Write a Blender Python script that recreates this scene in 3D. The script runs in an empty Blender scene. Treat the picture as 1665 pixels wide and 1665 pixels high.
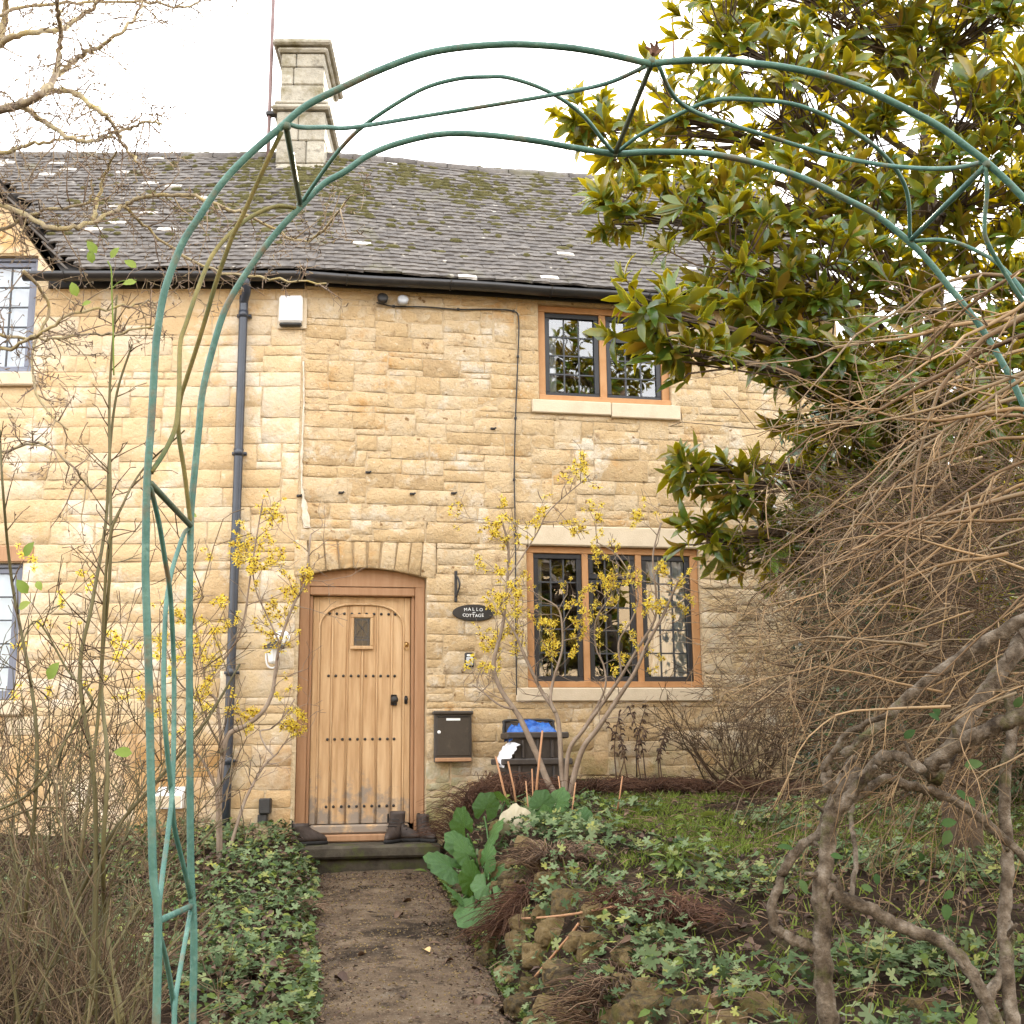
import bpy, math, random
import numpy as np
from mathutils import Vector, Matrix, noise as mnoise

sc = bpy.context.scene
R_ = math.radians
random.seed(7)
rng = np.random.default_rng(7)

# ------------------------------------------------------------------ camera, sky, sun, exposure
EYE = np.array([0.0, 0.0, 0.85])
F_PX, PITCH, ROLL = 1983.0, R_(11.4), R_(0.6)
FW = np.array([0, math.cos(PITCH), math.sin(PITCH)])
_rt = np.array([1.0, 0, 0]); _up = np.cross(_rt, FW)
RT = _rt*math.cos(ROLL) - _up*math.sin(ROLL)
UP = _up*math.cos(ROLL) + _rt*math.sin(ROLL)
cd = bpy.data.cameras.new('camera'); cam = bpy.data.objects.new('camera', cd)
sc.collection.objects.link(cam); sc.camera = cam
cd.sensor_width = 36; cd.lens = 36*F_PX/1665; cd.clip_start = 0.05; cd.clip_end = 3000
mw = Matrix.Identity(4)
for i in range(3):
    mw[i][0] = RT[i]; mw[i][1] = UP[i]; mw[i][2] = -FW[i]; mw[i][3] = EYE[i]
cam.matrix_world = mw

SUN_EL, SUN_AZ = R_(27), R_(8)          # azimuth from +Y (behind the house) towards +X
w = bpy.data.worlds.new('World'); sc.world = w; w.use_nodes = True
nt = w.node_tree; nt.nodes.clear()
out = nt.nodes.new('ShaderNodeOutputWorld'); bg = nt.nodes.new('ShaderNodeBackground')
sky = nt.nodes.new('ShaderNodeTexSky'); sky.sky_type = 'NISHITA'; sky.sun_disc = False
sky.sun_elevation = SUN_EL; sky.sun_rotation = SUN_AZ; sky.air_density = 1.0; sky.dust_density = 2.0
tc = nt.nodes.new('ShaderNodeTexCoord'); nz = nt.nodes.new('ShaderNodeTexNoise')
nz.inputs['Scale'].default_value = 2.2; nz.inputs['Detail'].default_value = 6
rp = nt.nodes.new('ShaderNodeMapRange'); rp.inputs['From Min'].default_value = 0.36; rp.inputs['From Max'].default_value = 0.56
rp.inputs['To Min'].default_value = 0.62; rp.inputs['To Max'].default_value = 0.97
mx = nt.nodes.new('ShaderNodeMix'); mx.data_type = 'RGBA'
mx.inputs['B'].default_value = (9.0, 9.05, 9.2, 1)      # thin bright cloud cover
nt.links.new(tc.outputs['Generated'], nz.inputs['Vector']); nt.links.new(nz.outputs['Fac'], rp.inputs['Value'])
nt.links.new(rp.outputs['Result'], mx.inputs['Factor']); nt.links.new(sky.outputs['Color'], mx.inputs['A'])
nt.links.new(mx.outputs['Result'], bg.inputs['Color']); bg.inputs['Strength'].default_value = 0.12
nt.links.new(bg.outputs['Background'], out.inputs['Surface'])
sd = bpy.data.lights.new('sun', 'SUN'); sun = bpy.data.objects.new('sun', sd); sc.collection.objects.link(sun)
sd.energy = 5.0; sd.angle = R_(2.5); sd.color = (1.0, 0.88, 0.70)
sdir = Vector((math.sin(SUN_AZ)*math.cos(SUN_EL), math.cos(SUN_AZ)*math.cos(SUN_EL), math.sin(SUN_EL)))
sun.rotation_euler = sdir.to_track_quat('Z', 'Y').to_euler(); sun.location = (6, 20, 15)
vs = sc.view_settings; vs.view_transform = 'Standard'; vs.look = 'None'; vs.gamma = 1; vs.exposure = 2.2
vs.use_curve_mapping = False

# ------------------------------------------------------------------ picking helpers
def ray(x, y): return FW + RT*((x-832.5)/F_PX) + UP*((832.5-y)/F_PX)
def U(x, y, Y):
    d = ray(x, y); return EYE + d*(Y/d[1])
def UPL(x, y, n, c):                       # plane n.(P-EYE) = c
    d = ray(x, y); return EYE + d*(c/float(np.dot(n, d)))
_d = ray(490, 700); BEND = EYE + _d*(10/_d[1]); BEND[2] = 0
class Wall:
    def __init__(s, a):
        a = R_(a); s.a = a; s.d = np.array([math.cos(a), math.sin(a), 0]); s.n = np.array([math.sin(a), -math.cos(a), 0])
    def P(s, u, z, o=0.0):
        p = BEND + s.d*u + s.n*o; return (p[0], p[1], z)
    def pick(s, x, y, o=0.0):              # pixel -> (u, z) on the plane o metres proud of the wall
        q = BEND + s.n*o; d = ray(x, y); t = np.dot(s.n, q-EYE)/np.dot(s.n, d); p = EYE + d*t
        return float(np.dot(p-q, s.d)), float(p[2])
    def mat(s, u, z, o=0.0):
        m = Matrix.Identity(4); n = s.n
        for i in range(3):
            m[i][0] = s.d[i]; m[i][1] = -n[i]; m[i][2] = (0, 0, 1)[i]
        p = s.P(u, z, o); m[0][3], m[1][3], m[2][3] = p
        return m                           # local x along wall, y into the wall, z up
WL, WR = Wall(1.5), Wall(11.0)

def smooth(a, b, x):
    t = min(1, max(0, (x-a)/(b-a))); return t*t*(3-2*t)
def path_x(y): return -1.13 + (10-y)*0.164
def path_z(y): return (min(y, 10.2)-10)*0.0844 if y > -14 else -2.03
def ground_z(x, y):
    yy = max(-14, min(y, 10.4)); d = x - path_x(yy)
    zp = path_z(yy)
    if d > 0:
        zt = 0.58 - (9.7-yy)*0.115; hi = smooth(0.44, 0.86, d)
    else:
        zt = zp + 0.07 + 0.20*smooth(7.0, 10.2, yy) + 0.05*smooth(.8, 3, -d); hi = smooth(0.42, 0.70, -d)
    if yy < 2: hi *= smooth(-2, 2, yy)
    z = zp + (zt-zp)*hi
    b = mnoise.noise((x*1.3, y*1.3, 0.3))*0.05 + mnoise.noise((x*5, y*5, 1.3))*0.018
    return z + b*min(1, hi+0.02)*(1 if abs(x) < 12 else 0.3) - 0.012*(1-hi)
def UG(x, y, lift=0.0):
    d = ray(x, y); t = 2.0
    for i in range(900):
        p = EYE + d*t
        if p[2] <= ground_z(p[0], p[1]) + lift: break
        t += 0.012
    return p

# ------------------------------------------------------------------ materials
MATS = {}
def mat(name, cols, rough=0.8, scale=8.0, detail=6.0, rand=0.0, bump=0.2, bscale=60.0, spec=0.3, trans=0.0,
        stretch=(1, 1, 1), stain=None, metal=0.0, contrast=1.0, bdist=0.02, coat=0.0, tcol=None, speck=None, blotch=(), bump2=None):
    m = bpy.data.materials.new(name); m.use_nodes = True; MATS[name] = m
    n = m.node_tree.nodes; l = m.node_tree.links; n.clear()
    N = n.new
    o = N('ShaderNodeOutputMaterial'); b = N('ShaderNodeBsdfPrincipled')
    b.inputs['Roughness'].default_value = rough; b.inputs['Specular IOR Level'].default_value = spec
    b.inputs['Metallic'].default_value = metal; b.inputs['Coat Weight'].default_value = coat
    geo = N('ShaderNodeNewGeometry'); oi = N('ShaderNodeObjectInfo'); t = N('ShaderNodeTexCoord')
    add = N('ShaderNodeMath'); add.operation = 'ADD'
    l.new(geo.outputs['Random Per Island'], add.inputs[0]); l.new(oi.outputs['Random'], add.inputs[1])
    fr = N('ShaderNodeMath'); fr.operation = 'FRACT'; l.new(add.outputs[0], fr.inputs[0])
    mp = N('ShaderNodeMapping'); mp.inputs['Scale'].default_value = stretch
    l.new(t.outputs['Object'], mp.inputs['Vector']); l.new(oi.outputs['Random'], mp.inputs['Location'])
    nz = N('ShaderNodeTexNoise'); nz.inputs['Scale'].default_value = scale; nz.inputs['Detail'].default_value = detail
    nz.inputs['Roughness'].default_value = 0.62
    l.new(mp.outputs['Vector'], nz.inputs['Vector'])
    c0 = N('ShaderNodeMapRange'); c0.inputs['From Min'].default_value = 0.5-0.22/contrast; c0.inputs['From Max'].default_value = 0.5+0.22/contrast
    l.new(nz.outputs['Fac'], c0.inputs['Value'])
    mixv = N('ShaderNodeMix'); mixv.inputs['Factor'].default_value = rand
    l.new(c0.outputs['Result'], mixv.inputs['A']); l.new(fr.outputs[0], mixv.inputs['B'])
    cr = N('ShaderNodeValToRGB'); el = cr.color_ramp.elements
    k = len(cols); el[0].position = 0; el[0].color = (*cols[0], 1); el[1].position = 1; el[1].color = (*cols[-1], 1)
    for i in range(1, k-1):
        e = el.new(i/(k-1)); e.color = (*cols[i], 1)
    l.new(mixv.outputs['Result'], cr.inputs['Fac']); col = cr.outputs['Color']
    for (bc_, bs_, bt_, bw_) in blotch:     # soft mineral patches running across the pieces
        sb_ = N('ShaderNodeTexNoise'); sb_.inputs['Scale'].default_value = bs_; sb_.inputs['Detail'].default_value = 7; sb_.inputs['Roughness'].default_value = .68
        vo = N('ShaderNodeVectorMath'); vo.operation = 'ADD'; vo.inputs[1].default_value = (bs_*7.3, bs_*3.1, 1.7)
        l.new(geo.outputs['Position'], vo.inputs[0]); l.new(vo.outputs[0], sb_.inputs['Vector'])
        rb_ = N('ShaderNodeMapRange'); rb_.inputs['From Min'].default_value = bt_; rb_.inputs['From Max'].default_value = bt_+bw_; rb_.inputs['To Max'].default_value = .85
        l.new(sb_.outputs['Fac'], rb_.inputs['Value'])
        mb_ = N('ShaderNodeMix'); mb_.data_type = 'RGBA'; l.new(rb_.outputs['Result'], mb_.inputs['Factor'])
        l.new(col, mb_.inputs['A']); mb_.inputs['B'].default_value = (*bc_, 1); col = mb_.outputs['Result']
    if stain:                              # (colour, scale, threshold, softness[, z full, z none])
        s2 = N('ShaderNodeTexNoise'); s2.inputs['Scale'].default_value = stain[1]; s2.inputs['Detail'].default_value = 8
        s2.inputs['Roughness'].default_value = 0.65
        l.new(geo.outputs['Position'], s2.inputs['Vector'])
        fac = s2.outputs['Fac']
        if len(stain) > 4:
            sx = N('ShaderNodeSeparateXYZ'); l.new(geo.outputs['Position'], sx.inputs[0])
            zr = N('ShaderNodeMapRange'); zr.inputs['From Min'].default_value = stain[4]; zr.inputs['From Max'].default_value = stain[5]
            zr.inputs['To Min'].default_value = 0.2; zr.inputs['To Max'].default_value = -0.3
            l.new(sx.outputs['Z'], zr.inputs['Value'])
            a2 = N('ShaderNodeMath'); a2.operation = 'ADD'; l.new(fac, a2.inputs[0]); l.new(zr.outputs['Result'], a2.inputs[1]); fac = a2.outputs[0]
        r2 = N('ShaderNodeMapRange'); r2.inputs['From Min'].default_value = stain[2]; r2.inputs['From Max'].default_value = stain[2]+stain[3]
        l.new(fac, r2.inputs['Value'])
        m2 = N('ShaderNodeMix'); m2.data_type = 'RGBA'; l.new(r2.outputs['Result'], m2.inputs['Factor'])
        l.new(col, m2.inputs['A']); m2.inputs['B'].default_value = (*stain[0], 1); col = m2.outputs['Result']
    if speck:                              # (colour, scale, threshold)
        s3 = N('ShaderNodeTexNoise'); s3.inputs['Scale'].default_value = speck[1]; s3.inputs['Detail'].default_value = 3
        l.new(geo.outputs['Position'], s3.inputs['Vector'])
        r3 = N('ShaderNodeMapRange'); r3.inputs['From Min'].default_value = speck[2]; r3.inputs['From Max'].default_value = speck[2]+0.06
        l.new(s3.outputs['Fac'], r3.inputs['Value'])
        m3 = N('ShaderNodeMix'); m3.data_type = 'RGBA'; l.new(r3.outputs['Result'], m3.inputs['Factor'])
        l.new(col, m3.inputs['A']); m3.inputs['B'].default_value = (*speck[0], 1); col = m3.outputs['Result']
    l.new(col, b.inputs['Base Color'])
    if bump:
        bz = N('ShaderNodeTexNoise'); bz.inputs['Scale'].default_value = bscale; bz.inputs['Detail'].default_value = 8
        bz.inputs['Roughness'].default_value = 0.7
        l.new(mp.outputs['Vector'], bz.inputs['Vector'])
        bp = N('ShaderNodeBump'); bp.inputs['Strength'].default_value = bump; bp.inputs['Distance'].default_value = bdist
        l.new(bz.outputs['Fac'], bp.inputs['Height']); l.new(bp.outputs['Normal'], b.inputs['Normal'])
        if bump2:
            b2 = N('ShaderNodeTexNoise'); b2.inputs['Scale'].default_value = bump2[1]; b2.inputs['Detail'].default_value = 5; b2.inputs['Roughness'].default_value = .6
            l.new(geo.outputs['Position'], b2.inputs['Vector'])
            p2 = N('ShaderNodeBump'); p2.inputs['Strength'].default_value = bump2[0]; p2.inputs['Distance'].default_value = bump2[2]
            l.new(b2.outputs['Fac'], p2.inputs['Height']); l.new(p2.outputs['Normal'], bp.inputs['Normal'])
    sh = b.outputs['BSDF']
    if trans:
        tr = N('ShaderNodeBsdfTranslucent')
        if tcol: tr.inputs['Color'].default_value = (*tcol, 1)
        else: l.new(col, tr.inputs['Color'])
        ms = N('ShaderNodeMixShader'); ms.inputs[0].default_value = trans
        l.new(sh, ms.inputs[1]); l.new(tr.outputs[0], ms.inputs[2]); sh = ms.outputs[0]
    l.new(sh, o.inputs['Surface'])
    return m

mat('stone', [(.33, .225, .12), (.46, .325, .175), (.52, .37, .20), (.55, .405, .235), (.55, .43, .28), (.53, .32, .12)], 0.9, 7, 8, 0.6, 0.6, 75, 0.15,
    stain=((.25, .235, .10), 3.0, 0.52, 0.3, 0.5, 1.7), bdist=0.022, speck=((.22, .13, .06), 13, 0.67), blotch=[((.50, .28, .10), 1.9, .57, .12), ((.63, .56, .45), 2.6, .55, .12), ((.27, .18, .10), 6.5, .60, .10), ((.62, .53, .40), 21, .60, .08)], bump2=(1.0, 27, .022))
mat('ashlar', [(.38, .255, .125), (.50, .355, .195), (.54, .39, .22), (.56, .425, .255), (.56, .46, .33), (.56, .33, .115)], 0.88, 3.5, 8, 0.6, 0.4, 70, 0.15,
    stain=((.40, .23, .09), 1.6, 0.60, 0.22, 0.9, 2.4), bdist=0.02, blotch=[((.52, .30, .11), 1.5, .57, .14), ((.66, .60, .50), 2.3, .53, .14), ((.32, .21, .11), 6.5, .62, .10), ((.62, .53, .40), 19, .61, .08)], bump2=(.8, 24, .02))
mat('mortar', [(.40, .29, .165), (.50, .38, .235), (.57, .46, .31)], 0.95, 7, 8, 0, 0.7, 60, 0.1, bump2=(.8, 16, .03))
mat('white_mortar', [(.48, .38, .26), (.60, .52, .40), (.68, .62, .52)], 0.95, 20, 6, 0, 0.5, 60, 0.1)
mat('cut_stone', [(.46, .37, .255), (.55, .455, .325), (.60, .50, .365)], 0.85, 6, 6, 0.2, 0.25, 90, 0.15)
mat('chimney_stone', [(.24, .215, .17), (.36, .33, .265), (.46, .425, .35)], 0.9, 5, 8, 0.4, 0.4, 50, 0.1,
    stain=((.14, .115, .05), 4.0, 0.50, 0.2), blotch=[((.13, .115, .09), 6, .55, .12)], bump2=(.7, 12, .03))
mat('tile', [(.038, .032, .027), (.066, .056, .049), (.098, .085, .074), (.135, .118, .102), (.085, .066, .052)], 0.75, 9, 7, 0.30, 0.35, 90, 0.3,
    stain=((.11, .10, .035), 1.7, 0.60, 0.16), speck=((.34, .31, .26), 11, 0.68))
mat('pale_tile', [(.38, .35, .31), (.55, .52, .47)], 0.85, 10, 6, 0.4, 0.3, 90, 0.2)
mat('roof_board', [(.02, .018, .016), (.03, .027, .025)], 0.9, 10, 4, 0, 0)
mat('moss', [(.045, .042, .016), (.078, .07, .026), (.12, .105, .045)], 0.95, 30, 6, 0.4, 0.6, 120, 0.1)
mat('gutter', [(.018, .016, .015), (.03, .027, .026)], 0.35, 6, 4, 0, 0.05, 60, 0.5)
mat('pipe', [(.022, .026, .035), (.04, .046, .06)], 0.35, 6, 4, 0, 0.05, 60, 0.5)
mat('oak', [(.37, .215, .10), (.50, .32, .165), (.60, .415, .235)], 0.62, 3.0, 8, 0.35, 0.25, 40, 0.25, stretch=(9, 9, 0.7),
    stain=((.27, .215, .165), 9.0, 0.55, 0.14, 0.30, 1.15), contrast=1.5)
mat('oak_frame', [(.28, .15, .075), (.36, .20, .105), (.42, .25, .14)], 0.65, 3.0, 8, 0.3, 0.25, 40, 0.25, stretch=(8, 8, 0.7))
mat('oak_window', [(.33, .16, .06), (.42, .215, .09), (.47, .26, .12)], 0.6, 3.0, 8, 0.3, 0.2, 40, 0.25, stretch=(3, 3, 3))
mat('casement', [(.010, .010, .012), (.018, .018, .022)], 0.4, 6, 4, 0, 0.05, 60, 0.5)
mat('pale_casement', [(.12, .13, .17), (.16, .17, .21)], 0.4, 6, 4, 0, 0.05, 60, 0.5)
mat('lead', [(.03, .032, .036), (.05, .053, .06)], 0.5, 30, 4, 0, 0.1, 60, 0.5)
mat('iron', [(.012, .011, .010), (.03, .026, .022)], 0.55, 30, 4, 0, 0.3, 80, 0.5)
mat('brass', [(.45, .28, .10), (.55, .36, .14)], 0.3, 30, 4, 0, 0, 80, 0.5, metal=1)
mat('letterbox', [(.022, .017, .013), (.035, .027, .02)], 0.38, 12, 6, 0, 0.12, 50, 0.5, stain=((.07, .055, .04), 9, 0.60, 0.2))
mat('white_paint', [(.74, .73, .71), (.80, .79, .77)], 0.4, 8, 4, 0, 0.03, 50, 0.4)
mat('sign_black', [(.012, .011, .012), (.022, .02, .02)], 0.35, 8, 4, 0, 0, 50, 0.5)
mat('sign_white', [(.78, .78, .76), (.8, .8, .78)], 0.6, 8, 4, 0, 0)
mat('grey_plastic', [(.38, .39, .40), (.46, .47, .48)], 0.45, 8, 4, 0, 0)
mat('bin_plastic', [(.035, .028, .023), (.06, .048, .04)], 0.5, 14, 6, 0, 0.1, 60, 0.4, stain=((.10, .08, .06), 12, 0.6, 0.2))
mat('blue_bag', [(.010, .055, .26), (.02, .11, .42), (.05, .2, .55)], 0.25, 14, 4, 0, 0.5, 14, 0.5)
mat('white_bag', [(.62, .62, .64), (.75, .75, .76)], 0.3, 14, 4, 0, 0.4, 14, 0.5)
mat('net_curtain', [(.76, .77, .78), (.82, .83, .84)], 0.9, 8, 4, 0, 0, trans=0.15)
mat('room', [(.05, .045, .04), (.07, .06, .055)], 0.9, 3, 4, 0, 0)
mat('boot', [(.022, .015, .011), (.045, .03, .022), (.075, .055, .043)], 0.6, 14, 6, 0, 0.3, 50, 0.35)
mat('boot_sole', [(.012, .011, .010), (.02, .018, .016)], 0.8, 14, 4, 0, 0.3, 50)
mat('step_stone', [(.03, .025, .018), (.06, .05, .036), (.10, .085, .06)], 0.9, 8, 8, 0, 0.4, 50, 0.2, stain=((.075, .085, .02), 5, 0.54, 0.15))
mat('soil', [(.014, .009, .006), (.030, .018, .011), (.05, .032, .02), (.08, .054, .032)], 0.95, 9, 10, 0, 0.9, 50, 0.1,
    stain=((.055, .075, .012), 1.6, 0.58, 0.12), bdist=0.05)
mat('concrete', [(.05, .034, .021), (.095, .065, .041), (.14, .099, .063), (.185, .136, .09)], 0.92, 5, 12, 0, 0.9, 55, 0.15,
    stain=((.028, .019, .012), 1.7, 0.54, 0.10), bdist=0.02, speck=((.22, .175, .125), 55, 0.62), blotch=[((.035, .024, .016), 4.5, .57, .06), ((.15, .118, .085), 9, .57, .1)], bump2=(.8, 14, .03))
mat('grass', [(.07, .10, .012), (.12, .165, .02), (.20, .23, .035)], 0.8, 3, 4, 0.6, 0, trans=0.25)
mat('bark_grey', [(.035, .025, .016), (.09, .068, .046), (.16, .128, .094), (.27, .23, .18)], 0.92, 22, 10, 0.1, 1.0, 90, 0.15, stain=((.075, .078, .022), 8, 0.55, 0.14), bdist=.012, contrast=1.3, blotch=[((.23, .20, .16), 14, .60, .08), ((.02, .014, .010), 9, .58, .1)], bump2=(1.0, 34, .014))
mat('bark_brown', [(.10, .055, .03), (.16, .095, .055), (.22, .14, .085)], 0.85, 12, 6, 0.5, 0.3, 60, 0.2)
mat('cane', [(.055, .033, .016), (.13, .079, .037), (.27, .178, .090), (.16, .122, .074), (.13, .068, .030)], 0.8, 4, 6, 0.75, 0.2, 60, 0.25)
mat('tangle', [(.035, .022, .013), (.075, .048, .028), (.16, .112, .07)], 0.9, 4, 6, 0.8, 0.0, 60, 0.15)
mat('rose_stem', [(.035, .030, .014), (.07, .060, .024), (.11, .095, .038), (.075, .042, .026)], 0.7, 3, 5, 0.7, 0.15, 60, 0.3)
mat('rose_twig', [(.035, .022, .013), (.075, .048, .028), (.15, .105, .06), (.08, .068, .03)], 0.85, 4, 5, 0.8, 0, 60, 0.2)
mat('lichen_bark', [(.17, .13, .10), (.27, .22, .15), (.36, .30, .17), (.34, .27, .10)], 0.95, 16, 6, 0.3, 0.6, 70, 0.1, contrast=1.3)
mat('apple_twig', [(.13, .095, .075), (.22, .165, .12), (.30, .24, .13)], 0.9, 8, 5, 0.6, 0.2, 60, 0.15)
mat('hazel_bark', [(.13, .09, .06), (.22, .165, .12), (.32, .26, .20)], 0.85, 9, 6, 0.3, 0.3, 60, 0.2)
mat('petal', [(.70, .52, .03), (.80, .64, .08), (.84, .72, .18)], 0.7, 8, 3, 0.8, 0, trans=0.35)
mat('calyx', [(.09, .018, .012), (.14, .04, .02)], 0.8, 8, 3, 0.5, 0)
mat('magnolia_top', [(.014, .046, .010), (.026, .075, .013), (.045, .11, .018), (.075, .145, .025), (.12, .165, .03), (.32, .17, .03)], 0.2, 3, 3, 0.9, 0.05, 30, 0.55, trans=0.38, tcol=(.60, .55, .02))
mat('magnolia_under', [(.08, .12, .025), (.12, .145, .03), (.18, .145, .03), (.36, .18, .035)], 0.7, 3, 3, 0.9, 0.1, 60, 0.2, trans=0.55, tcol=(.66, .55, .03))
mat('magnolia_bark', [(.06, .042, .03), (.11, .08, .058), (.16, .125, .09)], 0.9, 9, 6, 0.2, 0.4, 60, 0.2)
mat('bergenia', [(.022, .060, .014), (.036, .095, .02), (.065, .14, .032), (.085, .15, .075)], 0.4, 9, 6, 0.5, 0.5, 22, 0.4, trans=0.15, tcol=(.18, .32, .03))
mat('bergenia_dry', [(.46, .40, .27), (.55, .49, .36)], 0.7, 5, 4, 0.3, 0.25, 25, 0.3, trans=0.2)
mat('geranium', [(.034, .054, .022), (.066, .102, .042), (.115, .158, .070), (.165, .205, .105), (.28, .26, .04)], 0.75, 3, 3, 0.85, 0, spec=0.12, trans=0.2)
mat('hellebore', [(.05, .085, .018), (.09, .135, .026), (.17, .19, .035)], 0.65, 3, 3, 0.8, 0, spec=0.2, trans=0.22)
mat('rose_leaf', [(.10, .16, .02), (.16, .23, .03), (.24, .28, .05)], 0.65, 3, 3, 0.8, 0, spec=0.4, trans=0.3)
mat('hedge_leaf', [(.010, .026, .008), (.022, .050, .012), (.045, .085, .02)], 0.4, 3, 3, 0.85, 0, spec=0.5, trans=0.1)
mat('bramble_leaf', [(.018, .042, .012), (.034, .068, .018), (.06, .095, .032)], 0.7, 3, 3, 0.8, 0, spec=0.1, trans=0.18)
mat('dead_leaf', [(.030, .019, .014), (.06, .035, .024), (.11, .065, .04), (.17, .11, .06)], 0.7, 6, 4, 0.8, 0.2, 40, 0.3)
mat('straw_leaf', [(.40, .26, .11), (.50, .35, .16)], 0.7, 6, 4, 0.6, 0.2, 40, 0.3)
mat('litter', [(.03, .018, .012), (.075, .045, .028), (.14, .085, .05), (.24, .16, .10)], 0.9, 6, 4, 0.9, 0)
mat('dead_fern', [(.035, .016, .010), (.08, .036, .02), (.15, .08, .045)], 0.9, 6, 4, 0.8, 0)
mat('cut_stem', [(.30, .14, .065), (.42, .24, .13)], 0.8, 6, 4, 0.5, 0.2, 60)
mat('rock', [(.05, .042, .032), (.11, .085, .052), (.21, .145, .06), (.30, .215, .10), (.24, .20, .145)], 0.92, 5, 8, 0.5, 0.9, 40, 0.15, blotch=[((.03, .024, .018), 7, .57, .1), ((.30, .19, .07), 5, .60, .1)], bump2=(1.0, 16, .04),
    stain=((.10, .105, .02), 5, 0.58, 0.12), bdist=0.03)
mat('arch_paint', [(.022, .075, .058), (.042, .118, .092), (.08, .165, .128)], 0.5, 14, 8, 0, 0.5, 120, 0.35, stain=((.12, .085, .045), 8.0, 0.55, 0.12), bdist=.006, blotch=[((.10, .19, .15), 22, .56, .1), ((.05, .045, .03), 30, .64, .08)])
mat('arch_moss', [(.05, .085, .04), (.13, .115, .04), (.20, .165, .06)], 0.75, 9, 7, 0, 0.5, 110, 0.2, bdist=.006, contrast=1.4)
mat('arch_brace', [(.03, .05, .032), (.06, .085, .05), (.10, .10, .05)], 0.5, 8, 6, 0, 0.25, 90, 0.4)
mat('aerial', [(.13, .08, .075), (.19, .13, .12)], 0.5, 8, 4, 0, 0, metal=0.3)
mat('render_wall', [(.42, .33, .22), (.50, .40, .28)], 0.9, 2, 6, 0, 0.2, 40)
mat('pot', [(.75, .5, .6), (.8, .6, .7)], 0.6, 4, 3, 0.5, 0)
def glass_mat(name, tint, base):
    m = bpy.data.materials.new(name); m.use_nodes = True; MATS[name] = m
    n = m.node_tree.nodes; l = m.node_tree.links; n.clear()
    o = n.new('ShaderNodeOutputMaterial'); tr = n.new('ShaderNodeBsdfTransparent'); gl = n.new('ShaderNodeBsdfGlossy')
    tr.inputs['Color'].default_value = (*tint, 1); gl.inputs['Roughness'].default_value = 0.015
    fr = n.new('ShaderNodeFresnel'); fr.inputs['IOR'].default_value = 1.5
    ad = n.new('ShaderNodeMath'); ad.operation = 'ADD'; ad.inputs[1].default_value = base; ad.use_clamp = True
    l.new(fr.outputs[0], ad.inputs[0])
    nz = n.new('ShaderNodeTexNoise'); nz.inputs['Scale'].default_value = 3.5; nz.inputs['Detail'].default_value = 2
    bp = n.new('ShaderNodeBump'); bp.inputs['Strength'].default_value = 0.03; bp.inputs['Distance'].default_value = 0.05
    t = n.new('ShaderNodeTexCoord'); l.new(t.outputs['Object'], nz.inputs['Vector']); l.new(nz.outputs['Fac'], bp.inputs['Height'])
    l.new(bp.outputs['Normal'], gl.inputs['Normal'])
    mx = n.new('ShaderNodeMixShader'); l.new(ad.outputs[0], mx.inputs[0]); l.new(tr.outputs[0], mx.inputs[1]); l.new(gl.outputs[0], mx.inputs[2])
    l.new(mx.outputs[0], o.inputs['Surface'])
glass_mat('glass', (.86, .9, .92), 0.16)
glass_mat('door_glass', (.30, .32, .42), 0.015)

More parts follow.
